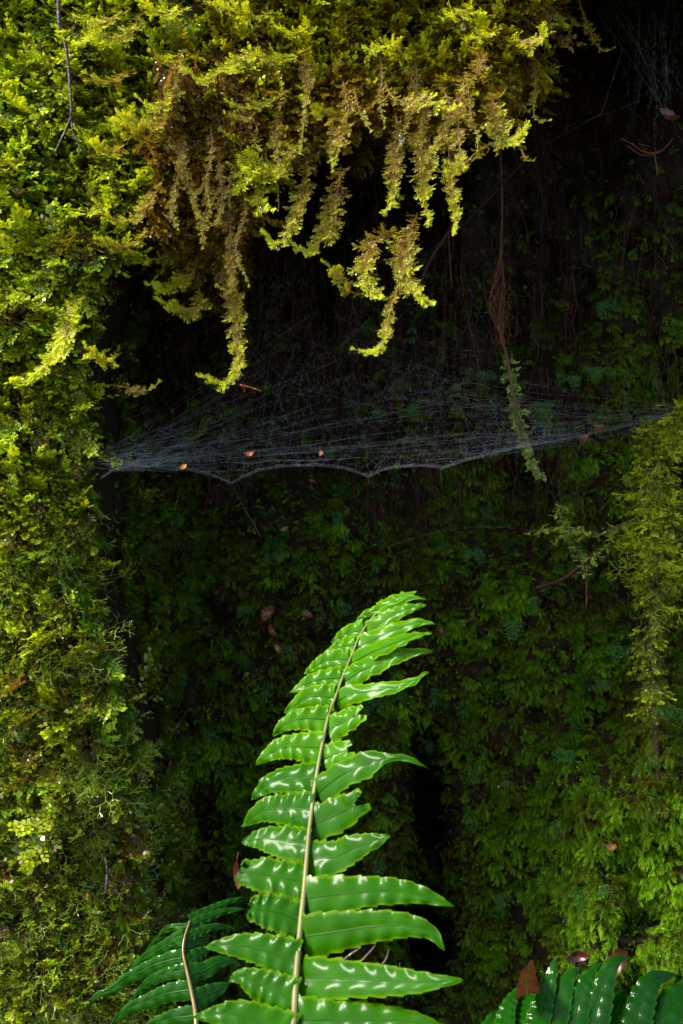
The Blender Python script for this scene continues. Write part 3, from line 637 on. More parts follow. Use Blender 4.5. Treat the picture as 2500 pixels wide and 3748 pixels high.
main = [
 L([(1385, 2238), (1440, 2203), (1527, 2164)], 58, teeth=6, waves=3), L([(1392, 2228), (1340, 2247), (1296, 2284)], 30, waves=3, teeth=5),
 L([(1333, 2304), (1270, 2320), (1212, 2352)], 62, waves=3, teeth=5), L([(1300, 2358), (1235, 2370), (1186, 2392)], 60, waves=3, teeth=5),
 L([(1278, 2412), (1190, 2422), (1112, 2466)], 70, waves=4, teeth=6), L([(1248, 2480), (1150, 2492), (1060, 2536)], 72, waves=4, teeth=6),
 L([(1226, 2552), (1130, 2552), (1038, 2612)], 78, waves=4, teeth=7), L([(1198, 2634), (1110, 2630), (1045, 2650), (996, 2694)], 84, waves=4, teeth=7, tipbrown=0),
 L([(1178, 2737), (1054, 2734), (990, 2757), (936, 2798)], 98, waves=5), L([(1158, 2850), (1054, 2852), (980, 2870), (918, 2926)], 104, waves=5),
 L([(1140, 2966), (1054, 2960), (962, 2967), (883, 3024)], 112, waves=5), L([(1125, 3096), (1054, 3082), (962, 3070), (884, 3084)], 120, waves=5, basew=.85),
 L([(1112, 3228), (987, 3204), (880, 3190)], 112, **ct), L([(1098, 3372), (1006, 3338), (912, 3324)], 112, **ct),
 L([(1087, 3516), (942, 3472), (847, 3460), (750, 3466)], 116, waves=6), L([(1073, 3660), (955, 3606), (885, 3576), (838, 3588)], 122, waves=5),
 L([(1069, 3796), (950, 3744), (850, 3712), (705, 3722)], 126, waves=6), L([(1061, 3930), (900, 3880), (700, 3850)], 126),
 L([(1375, 2260), (1460, 2208), (1510, 2188), (1562, 2193)], 34, waves=3, teeth=5), L([(1330, 2326), (1410, 2270), (1487, 2230), (1563, 2213)], 62, waves=4),
 L([(1300, 2374), (1385, 2332), (1487, 2290), (1540, 2276), (1594, 2284)], 64, waves=4), L([(1282, 2430), (1360, 2388), (1460, 2347), (1520, 2325), (1582, 2318)], 64, waves=4),
 L([(1260, 2496), (1334, 2449), (1450, 2402), (1512, 2388), (1584, 2382)], 72, waves=5, amp=.0018), L([(1232, 2570), (1283, 2542), (1410, 2520), (1500, 2498), (1569, 2458)], 60, waves=4, twist=.4),
 L([(1202, 2672), (1270, 2636), (1318, 2610)], 82, waves=2, teeth=4, amp=.0018, notch=.6, **ct), L([(1184, 2780), (1232, 2757), (1276, 2742)], 86, waves=2, teeth=4, notch=.6, **ct),
 L([(1162, 2905), (1232, 2848), (1284, 2820), (1360, 2789), (1411, 2775), (1488, 2775), (1568, 2813)], 88, shape='long', waves=4),
 L([(1150, 3012), (1217, 2988), (1270, 2962), (1308, 2938)], 112, waves=2, teeth=3, notch=.9, tipbrown=.35, **ct),
 L([(1136, 3146), (1228, 3134), (1309, 3098), (1430, 3060)], 112, waves=4), L([(1122, 3286), (1242, 3273), (1400, 3260), (1529, 3272), (1662, 3318)], 112, waves=6),
 L([(1112, 3428), (1242, 3408), (1370, 3389), (1497, 3387), (1580, 3416), (1627, 3480)], 122, waves=6), L([(1101, 3580), (1242, 3583), (1400, 3591), (1529, 3594), (1694, 3588)], 124, waves=6),
 L([(1089, 3732), (1210, 3733), (1370, 3735), (1500, 3738), (1646, 3768)], 128, waves=6), L([(1078, 3880), (1250, 3880), (1600, 3920)], 128),
]
frond('large glossy bright green fern frond rising from the bottom centre', main_r, (-.70, -.33), .0040, .0008, main, FERN, 'fern fronds at the foot of the bank', yaw=.36, rtint=(.55, 1.0))
def c5(*p): return crop(p, 300, 3148, 800 / 1568)
second = [
 (c5((750, 480), (620, 490), (540, 565), (440, 680)), 16), (c5((735, 540), (560, 640), (400, 740), (262, 855)), 30, dict(waves=6)),
 (c5((727, 580), (640, 590), (520, 640), (430, 680)), 22), (c5((722, 702), (640, 715), (500, 762), (330, 850), (200, 940), (100, 975), (35, 1085)), 34, dict(waves=8, tipbrown=.3)),
 (c5((742, 790), (600, 820), (480, 880), (400, 960), (318, 1040)), 30, dict(waves=6)), (c5((775, 930), (620, 955), (480, 1010), (330, 1070), (200, 1190)), 42, dict(waves=6)),
 (c5((812, 1115), (650, 1135), (500, 1190), (380, 1280)), 42), (c5((775, 435), (850, 390), (950, 345), (1050, 300), (1160, 265)), 24, dict(waves=6)),
 (c5((765, 480), (900, 410), (1050, 362), (1198, 350)), 22, dict(waves=6, tipbrown=.5)), (c5((755, 560), (820, 525), (950, 478), (1105, 490)), 22, dict(waves=6, tipbrown=.4)),
 (c5((745, 610), (850, 585), (930, 540)), 26), (c5((765, 745), (820, 690), (930, 620)), 42), (c5((775, 815), (880, 790), (1000, 730), (1145, 752)), 40, dict(tipbrown=.6)),
 (c5((812, 1005), (950, 940), (1070, 880)), 46), (c5((735, 650), (830, 650), (905, 680)), 36),
]
r2 = c5((830, 1300), (818, 1100), (790, 940), (755, 780), (730, 660), (737, 560), (775, 430))
f2 = frond('smaller weathered fern frond with brown tan rachis at the lower left of the big frond', r2, (-.36, -.27), .0032, .0012, second, FERN_DARK, 'fern fronds at the foot of the bank', amp=.0009, wf=.50, back=.03, rtint=(.35, .1), face=(.1, -1, .3), fold=.15)
def c6(*p): return crop(p, 1700, 3348, 800 / 1568)
third = [
 (c6((120, 900), (190, 750), (268, 680)), 34), (c6((270, 900), (285, 784), (320, 640), (398, 505)), 50), (c6((400, 900), (415, 784), (440, 640), (460, 560)), 48, ct),
 (c6((455, 575), (450, 450), (485, 320)), 50, dict(tint=.9, waves=3)), (c6((490, 900), (520, 784), (570, 600), (620, 430), (645, 315)), 60, dict(tipbrown=.2)),
 (c6((600, 900), (640, 784), (700, 580), (760, 430), (850, 385)), 64), (c6((745, 900), (780, 784), (830, 580), (890, 440), (975, 342)), 66),
 (c6((880, 900), (920, 784), (980, 560), (1030, 410), (1100, 320), (1190, 305)), 70), (c6((1030, 900), (1070, 784), (1110, 650), (1155, 540)), 74, ct),
 (c6((1180, 900), (1220, 784), (1280, 590), (1360, 460), (1515, 430)), 76), (c6((1370, 900), (1420, 784), (1480, 650), (1568, 540), (1680, 480)), 86),
 (c6((1560, 920), (1620, 784), (1700, 640), (1800, 560)), 108),
]
frond('dark green fern frond with upright leaflets in the bottom right corner', c6((60, 930), (400, 905), (900, 900), (1400, 905), (1800, 930)), (-.30, -.30), .003, .003, third, FERN_DARK, 'fern fronds at the foot of the bank', back=.06, waves=6, amp=.0009, wf=.52, fold=.12, face=(-.45, -1, .45))

# ------------------------------------------------------------------ spider web
def web_edge(u): return np.interp(u, [230, 262, 300, 360, 420, 480, 510, 530, 555, 590, 640, 730, 790, 825, 845, 868, 900, 950, 985, 1012, 1035, 1070, 1120, 1200, 1330, 1420, 1500, 1568, 1640],
                                 [1100, 1080, 1073, 1073, 1077, 1090, 1102, 1112, 1097, 1082, 1073, 1069, 1076, 1088, 1096, 1084, 1075, 1071, 1071, 1077, 1070, 1058, 1045, 1027, 1005, 985, 965, 945, 930])
def web_top(u): return np.interp(u, [230, 260, 400, 560, 650, 720, 800, 900, 1000, 1100, 1200, 1300, 1450, 1568], [1060, 1030, 965, 850, 760, 715, 730, 810, 850, 900, 950, 985, 962, 930])
def web_y(u, v):
    y = -.16 - .06 * ss(500, 250, u) + .20 * np.clip((web_edge(u) - v) / 250, 0, 1.4)
    return y * (1 - ss(1150, 1568, u)) + (.16 - .02) * ss(1150, 1568, u)
def thread(mb, a, b, r, sag=6, n=9, jit=1.8, dy=0.0):
    q = np.linspace(0, 1, n); u = a[0] + (b[0] - a[0]) * q + RNG.normal(0, jit, n) * (q > 0) * (q < 1); v = a[1] + (b[1] - a[1]) * q + sag * 4 * q * (1 - q) + RNG.normal(0, jit, n) * (q > 0) * (q < 1)
    mb.tube(P(u, v, web_y(u, v) + dy), r, 3, .5, cap=False)
wl0 = P(250, 1050, -.24)
web = thing('spider_web', 'wide grey sheet web with scalloped lower edge slung across the dark hollow', 'spider web', wl0, None)
mb = MB()
for i in range(60):       # fan from the left anchor
    a = (RNG.normal(245, 34), RNG.uniform(1030, 1085)); ub = RNG.uniform(420, 1150); t = RNG.random() ** 1.05
    b = (ub, web_edge(ub) - 8 - t * (web_edge(ub) - web_top(ub))); thread(mb, a, b, RNG.uniform(.00002, .00006), RNG.uniform(0, 14), 12, 2.2, RNG.uniform(-.02, .02))
for i in range(45):       # threads gathering to the right anchor
    ua = RNG.uniform(700, 1200); t = RNG.random() ** 2; a = (ua, web_edge(ua) - 4 - t * (web_edge(ua) - web_top(ua))); b = (1568 + RNG.uniform(-60, 40), RNG.uniform(925, 975))
    thread(mb, a, b, RNG.uniform(.000015, .00005), RNG.uniform(2, 22), 12, 2.2, RNG.uniform(-.01, .02))
for i in range(1150):      # fine mesh of the sheet
    ua = RNG.uniform(280, 1300); t = RNG.random() ** 1.9; va = web_edge(ua) - 3 - t * (web_edge(ua) - web_top(ua))
    L_ = RNG.uniform(12, 80) * (.5 + t); an = RNG.normal(-.30, .75 + .9 * t); ub = ua + L_ * math.cos(an); vb = va + L_ * math.sin(an)
    if vb > web_edge(ub) - 2: vb = web_edge(ub) - 2
    thread(mb, (ua, va), (ub, vb), RNG.uniform(.00002, .00004), RNG.uniform(-2, 4), 5, 2.0, RNG.uniform(-.015, .015))
for i in range(110):       # upper tangle
    ua = RNG.uniform(560, 1100); va = RNG.uniform(620, 900); L_ = RNG.uniform(60, 260); an = RNG.uniform(0, 3.14)
    ub, vb = ua + L_ * math.cos(an) * .7, min(va + L_ * abs(math.sin(an)), 1040)
    thread(mb, (ua, va), (ub, vb), RNG.uniform(.00003, .00006), RNG.uniform(-3, 6), 6, 1, RNG.uniform(0, .03))
sheet = mb.build('silk_sheet', SILK, web, loc=wl0); sheet['kind'] = 'stuff'
mb = MB(); ue = np.linspace(232, 1600, 260)
for k_ in range(3): mb.tube(P(ue, web_edge(ue) - k_ * 2.4 + RNG.normal(0, .3, 260), web_y(ue, web_edge(ue))), .00006, 3, .5, cap=False)
mb.build('edge_thread', SILK, web, loc=wl0)
for a, b, sg in [((0, 1096), (560, 985), 10), ((240, 1035), (720, 715), 12), ((245, 1040), (560, 860), 10), ((655, 592), (640, 760), 0), ((655, 592), (665, 690), 0), ((705, 580), (560, 850), 0), ((720, 715), (870, 745), 6), ((720, 715), (660, 780), 0), ((720, 715), (655, 592), 0),
                 ((810, 690), (800, 800), 0), ((272, 965), (380, 905), 14), ((905, 740), (1100, 560), 0), ((700, 800), (860, 745), 2), ((530, 1112), (600, 1235), 0), ((845, 1096), (848, 1112), 0), ((1225, 1219), (880, 1260), -26), ((1240, 1090), (1290, 1165), 4), ((1012, 1077), (1014, 1120), 0), ((1100, 560), (1240, 800), 4), ((870, 900), (1140, 700), 6)]:
    m1 = MB(); q = np.linspace(0, 1, 12); uu = a[0] + (b[0] - a[0]) * q; vv = a[1] + (b[1] - a[1]) * q + sg * 4 * q * (1 - q)
    yy = np.where(vv > 1115, -.1, web_y(uu, np.minimum(vv, 1100)))
    m1.tube(P(uu, vv, yy), .00005, 3, .5, cap=False); m1.build('anchor_thread', SILK, web, loc=wl0)
# upper right web
w2 = thing('spider_web', 'small dewy web in the black upper right corner', 'spider web', P(1500, 150, .1), None); w2l = P(1500, 150, .1)
mb = MB()
for i in range(36):
    a = (RNG.uniform(1370, 1568), RNG.uniform(-40, 60)); b = (RNG.normal(1520, 40), RNG.uniform(200, 300)); q = np.linspace(0, 1, 6)
    mb.tube(P(a[0] + (b[0] - a[0]) * q + RNG.normal(0, 2, 6), a[1] + (b[1] - a[1]) * q + RNG.normal(0, 2, 6), .05 + .05 * RNG.random()), RNG.uniform(.00003, .00006), 3, .5, cap=False)
for a, b in [((1350, -5), (1430, 110)), ((1430, 110), (1540, 270)), ((1430, 110), (1380, 260)), ((1380, 260), (1250, 330)), ((1300, 290), (1470, 230)), ((1500, 270), (1508, 400)), ((1540, 270), (1568, 330)), ((1240, 330), (1060, 520)), ((1060, 520), (900, 640))]:
    q = np.linspace(0, 1, 8); mb.tube(P(a[0] + (b[0] - a[0]) * q, a[1] + (b[1] - a[1]) * q + 3 * np.sin(q * 3), .06), .00008, 3, .5, cap=False)
mb.build('silk_thread', SILK, w2, loc=w2l)

# ------------------------------------------------------------------ water drops
def ball(mb, c, r, n=6, sx=1, sz=1, tail=0):
    g = np.linspace(-1, 1, n); A_, B_ = np.meshgrid(g, g, indexing='ij'); O = np.ones_like(A_); i = (np.arange(n - 1)[:, None] * n + np.arange(n - 1)[None])
    Q = np.stack([i, i + n, i + n + 1, i + 1], -1).reshape(-1, 4)
    for X, Y, Z, fl_ in ((A_, B_, O, 0), (A_, B_, -O, 1), (O, A_, B_, 0), (-O, A_, B_, 1), (B_, O, A_, 0), (B_, -O, A_, 1)):
        V = norm(np.stack([X, Y, Z], -1).reshape(-1, 3)); V = V * r * np.array([sx, sx, sz]); V[:, 2] += np.where(V[:, 2] > 0, tail * V[:, 2] ** 2 / r, 0)
        mb.add(V + c, Q[:, ::-1] if fl_ else Q, .5)
def drop(u, v, y, r, label):
    c = P(u, v, y); mb = MB(); ball(mb, c, r * .6, 7, 1, 1.15, .4); o = mb.build('water_drop', WATER, None, smooth=True, loc=c); tag(o, label, 'water drop', 'water drops')
for a in [(1238, 1090, -.13, .0042, 'clear water drop at the tip of the hanging mossy root'), (1340, 1322, .03, .0035, 'clear water drop under the lowest tip of the mossy twig'),
          (922, 316, -.36, .0062, 'amber tinted water drop among the golden shoots of the overhang'), (522, 888, -.28, .0040, 'water drop under the glossy green hook above the web'),
          (601, 480, -.34, .0040, 'water drop under the yellow lobe at the overhang corner'), (638, 570, -.34, .0040, 'water drop on the translucent lime tip of the first hanging strand'),
          (1063, 62, -.36, .0050, 'water drop under the glossy yellow clump at the top edge'), (1214, 1384, .05, .0026, 'tiny water drop caught in the moss right of the big frond tip'), (395, 3570 / 1.5944, -.3, .0036, 'water drop in the thread moss left of the smaller frond'),
          (1145, 1806, .12, .003, 'water drop on a filmy fern in the middle of the right wall'), (1508, 1385, .02, .003, 'water drop ring beside the hanging mossy branch'), (1207, 660, .06, .003, 'small water drop on a thread in the dark right hollow')]: drop(*a)
mb = MB()
for i in range(1500):
    if i % 3: 
        ua = RNG.uniform(300, 1300); t = RNG.random() ** 1.6; va = web_edge(ua) - t * (web_edge(ua) - web_top(ua)); c = P(ua, va, web_y(ua, va) - .003)
    else:
        ua, va = RNG.uniform(1380, 1568), abs(RNG.normal(0, 120)); c = P(ua, va, .06 + .04 * RNG.random())
    ball(mb, c, RNG.uniform(.0002, .0005), 3)
tag(mb.build('dew', WATER), 'countless tiny dew beads on the webs', 'dew', kind='stuff')
mb = MB(); u, v = sample(9000, lambda u, v: np.maximum(np.maximum(pil(u, v), ovr(u, v)), .35)); p, nr = surf(u, v)
for c in p + nr * RNG.uniform(.01, .04, (len(u), 1)): ball(mb, c, RNG.uniform(.0004, .0012), 3)
tag(mb.build('dew_on_moss', WATER), 'countless small dew beads sitting on the moss and liverwort', 'dew', kind='stuff')

# ------------------------------------------------------------------ dead leaves and twigs
def dead_leaf(u, v, size, ang, tint, label, y=None, cur=.5, w=.55):
    rg = np.random.default_rng(int(u * 3 + v)); yy = float(B(u, v)) - .03 if y is None else y
    c = P(u, v, yy); n, mS = 14, 9; L_ = size * U1; q = np.linspace(0, 1, n)[:, None]; s = np.linspace(-1, 1, mS)[None]
    W = w * L_ * np.sin(np.pi * np.clip(q * .94 + .03, 0, 1)) ** .75 * .5 * (1 + .12 * rg.normal(0, 1, (n, 1)))
    X = (q - .5) * L_ + 0 * s; Y = W * s; W = W * (1 + .5 * (vnoise(q * 6 + u, s * 0 + 3, 2) - .5)); Y = W * s + .12 * L_ * np.sin(q * 3 + u); Z = cur * L_ * ((q - .5) ** 2 * 2.2) + cur * 1.6 * np.abs(Y) ** 1.5 / L_ ** .5 + L_ * .06 * (vnoise(q * 4 + u, s * 2 + v, 1) - .5)
    a = math.radians(ang); tilt = rg.uniform(-.5, .5)
    ex = np.array([math.cos(a), 0, -math.sin(a)]); nrm_ = norm(np.array([tilt, -1., .4])); ex = norm(ex - nrm_ * ex.dot(nrm_)); ey = np.cross(nrm_, ex)
    V = c + X[..., None] * ex + Y[..., None] * ey + Z[..., None] * nrm_
    t = thing('dead_leaf', label, 'dead leaf', c, 'fallen dead leaves'); i = np.arange(n - 1)[:, None] * mS + np.arange(mS - 1)[None]
    mb = MB(); mb.add(V, np.stack([i, i + mS, i + mS + 1, i + 1], -1).reshape(-1, 4), np.broadcast_to(tint + .15 * rg.normal(), (n * mS,))); mb.build('blade', DEAD, t, smooth=True, loc=c)
    sb = MB(); qq = np.linspace(0, 1, 5)[:, None]; sb.tube(V[0, mS // 2] - ex * qq * L_ * .3 + nrm_ * .08 * L_ * qq ** 2, .0006, 4, .6); sb.build('stalk', ROOT, t, smooth=True, loc=c)
for a in [(573, 1042, 19, 160, .2, 'brown curled leaf caught in the web above the left cusp', -.25), (420, 1073, 15, -20, .85, 'bright orange leaf scrap on the left part of the web edge', -.26),
          (1372, 980, 30, 10, .12, 'upper dark brown leaf on the right end of the web', .02), (1338, 1006, 28, 160, .12, 'lower dark brown leaf on the right end of the web', -.02), (1546, 1003, 26, 10, .15, 'dark brown leaf at the right picture edge level with the web', .10),
          (178, 1090, 28, 30, .25, 'rusty leaf on the left pillar just below the web anchor', None), (205, 1148, 34, -65, .32, 'narrow rusty leaf standing upright below the web on the left pillar', None), (100, 1025, 40, 20, .1, 'dark wet leaf left of the web anchor on the left pillar', None),
          (652, 1216, 24, -10, .4, 'tan leaf on the back wall under the web', None), (616, 1412, 46, -60, .52, 'largest pale tan leaf on the back wall left of the big frond tip', None), (626, 1450, 34, 75, .5, 'spotted pale leaf directly under the largest tan one', None), (640, 1492, 28, 70, .45, 'lowest greyish leaf of the three under each other left of the frond tip', None),
          (705, 1411, 30, 10, .35, 'folded brown leaf between the largest tan leaf and the big frond tip', None), (22, 876, 36, 20, .12, 'dark red leaf at the left picture edge above the web', None), (28, 1660, 34, 20, .2, 'round red brown leaf at the left picture edge, lower half', None), (98, 1650, 44, -70, .05, 'almost black wet leaf right of the round red brown one', None),
          (398, 1752, 30, 60, .3, 'brown leaf right of the pillar level with the middle of the big frond', None), (432, 1866, 24, 20, .15, 'small dark red leaf lower right of the pillar edge', None), (176, 1868, 24, 10, .22, 'small red brown leaf in the yellow moss of the lower left', None), (1488, 1080, 34, 80, .5, 'dull tan leaf at the top of the hanging mossy branch', .04),
          (1490, 1746, 22, 0, .3, 'small reddish leaf right wall beside the filmy ferns', None), (46, 440, 30, 0, .4, 'pinkish brown leaf lying in the bright moss near the left edge', None), (718, 1106, 22, 0, .4, 'small brown leaf just under the web edge', None), (308, 1170, 34, 20, .1, 'dark leaf in the shadow right of the pillar below the web', None),
          (1535, 268, 50, 10, .08, 'dark wet leaf held in the upper right web', .06), (735, 1041, 16, 90, .35, 'faint brown scrap in the middle of the web', -.2), (1405, 925 * 2.1, 26, 20, .15, 'small dark leaf on the lower right wall', None), (1010, 1450, 28, 80, .35, 'rusty hanging leaf right of the big frond tip', None), (490, 1760 * 1.3, 30, -30, .1, 'dark leaf under the smaller frond', -.25),
          (200, 2058, 26, 15, .25, 'rust red leaf in the dewy thread moss of the lower left', None), (18, 1010 * 2, 24, 60, .15, 'dark red leaf at the lower left picture edge', None), (1412, 2213, 74, -25, -.12, 'large dark wet dead leaf behind the upright leaflets in the bottom right corner', -.2), (1325, 2200, 44, 5, -.1, 'small dark wet dead leaf behind the upright leaflets left of the large one', -.2), (545, 2010, 50, 100, .3, 'red curled leaf tip above the smaller frond', -.33)]:
    dead_leaf(a[0], a[1], a[2], a[3], a[4], a[5], y=a[6], w=.3 if 'narrow' in a[5] or 'curled leaf tip' in a[5] else .6)

def twig(label, name, branches, y, r, mat, cat, tint=.5, extra=None):
    c0 = P(branches[0][0][0], branches[0][0][1], y); t = thing(name, label, cat, c0)
    for i, br in enumerate(branches):
        n = 24; c = spline(br, n); rr = r * (1 if i == 0 else .7) * np.linspace(1, .45, n) * (1 + .25 * RNG.random(n)); mb = MB()
        mb.tube(P(c[:, 0], c[:, 1], y + RNG.normal(0, .001, n)), rr, 6, tint, cap=False); mb.build('branch' if i == 0 else 'side_branch', mat, t, smooth=True, loc=c0)
    return t, c0
twig('black wet forked twig hanging down over the bright moss in the upper left', 'dark_twig', [[(133, -30), (137, 60), (152, 110), (160, 190), (163, 262), (150, 300), (126, 350)], [(162, 262), (168, 300), (180, 330), (190, 352)], [(150, 100), (165, 82), (180, 78)]], -.30, .0026, BLACKTWIG, 'twig')
twig('short reddish twig lying on the web right of the green hook strand', 'fallen_twig', [[(552, 884), (575, 890), (600, 898)], [(556, 886), (562, 894), (560, 900)]], -.27, .0016, ROOT, 'twig', .9)
twig('dark twig sticking out sideways at the lower left of the pillar', 'dark_twig', [[(243, 1800 * 1.14), (246, 2000), (240, 1960)], [(243, 2020), (262, 2035), (275, 2060)]], -.27, .002, BLACKTWIG, 'twig')

# hanging root bundle
rl = P(1150, 330, .03)
hr = thing('hanging_root', 'red brown root bundle hanging from the overhang with a tangled knot and mossy lower end', 'root', rl)
core = spline([(1148, 330), (1152, 450), (1150, 560), (1146, 640), (1140, 700), (1150, 770), (1166, 830), (1176, 890), (1188, 950), (1205, 1010), (1222, 1060), (1238, 1086)], 60)
for i in range(13):
    q = np.linspace(0, 1, 60); bul = 1.5 + 4 * np.exp(-((core[:, 1] - 690) / 70) ** 2) * 4; ph = RNG.uniform(0, 6.28); f = RNG.uniform(3, 9)
    end = int(60 * RNG.uniform(.55, 1.0)); mb = MB()
    yy = -.02 - .12 * q
    mb.tube(P(core[:, 0] + bul * np.sin(q * f * 3 + ph) + RNG.normal(0, .8, 60), core[:, 1] + 2 * np.sin(q * 20 + ph), yy + .008 * np.cos(q * f * 3 + ph))[:end], RNG.uniform(.0003, .0007), 4, RNG.uniform(.2, .9)); mb.build('root_strand', ROOT, hr, smooth=True, loc=rl)
mb = MB()
for i in range(60):
    a = (RNG.normal(1148, 10), RNG.normal(700, 45)); q = np.linspace(0, 6.28, 9); R_ = RNG.uniform(6, 18)
    mb.tube(P(a[0] + R_ * .6 * np.cos(q + i), a[1] + R_ * 1.4 * np.sin(q * RNG.uniform(.6, 1.1) + i), -.06 + .01 * np.sin(q)), .0004, 3, RNG.uniform(.5, 1), cap=False)
mb.build('root_tangle', ROOT, hr, loc=rl)['kind'] = 'stuff'
mb = MB(); k = RNG.integers(38, 60, 260); pc = P(core[k, 0] + RNG.normal(0, 5, 260), core[k, 1] + RNG.normal(0, 5, 260), -.02 - .12 * k / 60)
scatter(mb, T_LIV, pc, norm(RNG.normal(0, .6, (260, 3)) + np.array([0, 0, -.8])), norm(RNG.normal(0, .3, (260, 3)) + np.array([0, -1, .5])), RNG.uniform(.005, .013, 260), RNG.normal(.42, .15, 260))
mb.build('moss', THREAD, hr, loc=rl)

# hanging mossy branch at the right
def fuzz(mb, pts, w, n, size, tint, mat_t, down=.7):
    i = RNG.integers(0, len(pts) - 1, n); f = RNG.random((n, 1)); p = pts[i] * (1 - f) + pts[i + 1] * f; an = RNG.uniform(0, 6.28, n); o = np.stack([np.cos(an), -np.abs(np.sin(an)), 0 * an], -1)
    scatter(mb, mat_t, p + o * w * RNG.random((n, 1)) ** .5, norm(o * .8 + np.array([0, 0, -down]) + RNG.normal(0, .4, (n, 3))), norm(o + np.array([0, 0, .6])), RNG.uniform(.5, 1.3, n) * size, RNG.normal(tint, .15, n))
cb = spline([(1640, 880), (1560, 960), (1500, 1060), (1500, 1180), (1490, 1300), (1500, 1400), (1488, 1500), (1496, 1600), (1506, 1700), (1512, 1790)], 70); cbp = P(cb[:, 0], cb[:, 1], .06 - .05 * np.sin(np.linspace(0, 3, 70)))
mbh = thing('mossy_branch', 'thick moss-wrapped branch hanging down the right side of the picture', 'branch', cbp[0])
mb = MB(); mb.tube(cbp, np.linspace(.011, .003, 70), 8, .5, cap=False); mb.build('branch', WOOD, mbh, smooth=True, loc=cbp[0])
mb = MB(); fuzz(mb, cbp[:42], .030, 130, .034, .85, T_THR, .4); fuzz(mb, cbp[:34], .030, 330, .026, .75, T_LIV, 1.0); fuzz(mb, cbp[38:], .014, 70, .024, .45, T_THR); fuzz(mb, cbp[:60], .016, 330, .022, .62, T_LIV, 1.2); fuzz(mb, cbp[:40], .022, 220, .018, .5, T_TUF, 1.0); mb.build('moss', LIVER, mbh, loc=cbp[0])
tl = P(1500, 1170, .0)
tw = thing('mossy_twig', 'thin mossy forked twig reaching left from the hanging branch, drop at its tip', 'twig', tl)
for i, br in enumerate([[(1500, 1165), (1460, 1190), (1420, 1208), (1370, 1228), (1320, 1216), (1270, 1212), (1222, 1219)], [(1300, 1214), (1290, 1190), (1282, 1172), (1300, 1160)], [(1296, 1214), (1315, 1245), (1335, 1285), (1340, 1316)], [(1420, 1208), (1400, 1250), (1365, 1275), (1345, 1290)], [(1310, 1216), (1296, 1222), (1280, 1240)]]):
    c = spline(br, 26); pp = P(c[:, 0], c[:, 1], .0 - .03 * np.linspace(0, 1, 26)); mb = MB(); mb.tube(pp, np.linspace(.003, .0012, 26) * (1 if i == 0 else .6), 5, .7, cap=False)
    bo = mb.build('branch' if i == 0 else 'side_branch', WOOD, tw, smooth=True, loc=tl)
    mb = MB(); fuzz(mb, pp, .005, 110 if i == 0 else 40, .011, .9, T_THR + T_LIV, .5); mb.build('moss', THREAD, bo, loc=tl)
# diagonal old roots on the wall
for label, br, y in [('dark red diagonal root crossing the hollow below the golden strands', [(1050, 500), (1020, 545), (985, 600), (960, 660)], .15), ('thin dark diagonal root in the moss left of the hanging mossy branch', [(1375, 1262), (1330, 1300), (1290, 1330), (1230, 1350)], .12)]:
    c = spline(br, 20); pp = P(c[:, 0], c[:, 1], y); t = thing('woody_root', label, 'root', pp[0]); mb = MB(); mb.tube(pp, np.linspace(.0045, .003, 20) * (1 + .2 * RNG.random(20)), 6, .2, cap=False); mb.build('root_wood', ROOT, t, smooth=True, loc=pp[0])
    mb = MB(); mb.tube(pp[4:12] + np.linspace(0, 1, 8)[:, None] * np.array([.03, -.01, -.05]), .0015, 4, .6); mb.build('rootlet', ROOT, t, loc=pp[0])
# dead curled fern behind the big frond
dl = P(860, 2190, -.22); df = thing('dead_fern', 'curled dark grey dead fern leaflets in the gap right of the big rachis', 'fern', dl)
for br in [[(785, 2235), (820, 2215), (850, 2185), (862, 2170)], [(830, 2235), (862, 2228), (885, 2205), (893, 2180)], [(850, 2245), (885, 2245), (915, 2232), (918, 2210)], [(780, 2215), (800, 2195), (830, 2175)], [(880, 2250), (886, 2236), (893, 2225)]]:
    c = spline(br, 20); mb = MB(); mb.tube(P(c[:, 0], c[:, 1], -.22), .0022 * np.sin(np.linspace(.6, 2.6, 20)), 5, .9, cap=False); mb.build('curled_leaflet', BLACKTWIG, df, smooth=True, loc=dl)
# debris in the upper right web
dl = P(1490, 340, .07); df = thing('leaf_debris', 'tangle of pale dry stalks hanging in the upper right web', 'plant debris', dl)
for br in [[(1425, 318), (1450, 330), (1480, 350), (1520, 345), (1545, 318)], [(1450, 328), (1470, 345), (1500, 352)], [(1440, 335), (1475, 356), (1515, 350)], [(1500, 350), (1506, 375), (1510, 402)], [(1465, 330), (1490, 336)]]:
    c = spline(br, 16); mb = MB(); mb.tube(P(c[:, 0], c[:, 1], .07), .0009, 4, 1.1, cap=False); mb.build('stalk', ROOT, df, smooth=True, loc=dl)

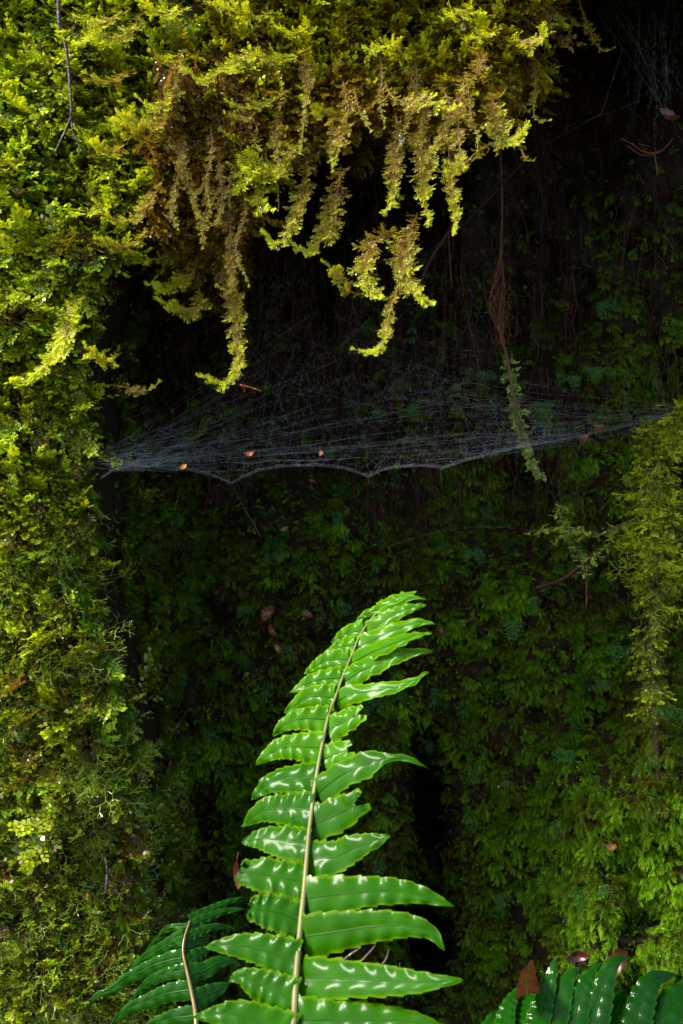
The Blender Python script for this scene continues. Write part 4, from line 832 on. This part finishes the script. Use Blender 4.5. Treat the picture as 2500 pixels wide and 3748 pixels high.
# ------------------------------------------------------------------ single filmy ferns on the wall
for i, (u_, v_, s_, lab) in enumerate([
        (1390, 690, 95, 'teal filmy fern spray high on the right wall, topmost one'), (1110, 850, 60, 'small bright filmy fern just left of the hanging root'), (1310, 860, 70, 'filmy fern spray right of the hanging root, left of another spray'), (1370, 840, 70, 'filmy fern spray right of the hanging root, the one farther right'),
        (1250, 920, 70, 'drooping filmy fern right of the hanging root just above the web'), (940, 940, 70, 'filmy fern seen through the web in its centre'), (868, 940, 60, 'filmy fern seen through the web left of its centre'), (1000, 1700, 60, 'wet filmy fern touching the right leaflets of the big frond'),
        (640, 1270, 55, 'small green filmy fern on the wall under the left web cusp'), (1020, 1240, 70, 'filmy fern hanging level with the mossy twig'), (1090, 1260, 60, 'dewy filmy fern left of the mossy twig tip'), (1180, 1420, 80, 'sideways filmy fern right of the big frond tip'),
        (1420, 1480, 80, 'wet teal filmy fern left of the hanging mossy branch'), (1380, 1560, 80, 'wet teal filmy fern lower left of the hanging mossy branch'), (1540, 1620, 70, 'teal filmy fern behind the lower end of the mossy branch'), (560, 1390, 60, 'bluish green filmy fern left of the largest tan leaf'),
        (430, 1000, 70, 'dim filmy fern behind the left end of the web'), (1160, 1790, 60, 'filmy fern with a drop in the middle of the right wall'), (1290, 1720, 70, 'filmy fern among the broad feather moss on the right wall'), (1510, 870, 60, 'filmy fern curling near the right picture edge above the web')]):
    rg = np.random.default_rng(900 + i); c = P(u_, v_, float(B(u_, v_)) - .035); t = thing('filmy_fern', lab, 'fern', c, 'filmy ferns on the back wall')
    for k in range(rg.integers(2, 5)):
        V, F, T_ = filmy_template(rg, 6); an = math.pi / 2 + rg.normal(0, .5); x = norm(np.array([math.cos(an), -.3, -math.sin(an)])); z = norm(np.array([0, -1, .5]) - x * x.dot(np.array([0, -1, .5]))); yv = np.cross(z, x); M = np.stack([x, yv, z], -1)
        mb = MB(); mb.add((V * s_ * U1 * rg.uniform(.45, .8)) @ M.T + c + np.array([rg.normal(0, .008), 0, 0]), F, .55 + .4 * T_); mb.build('frond', FILMY, t, loc=c)
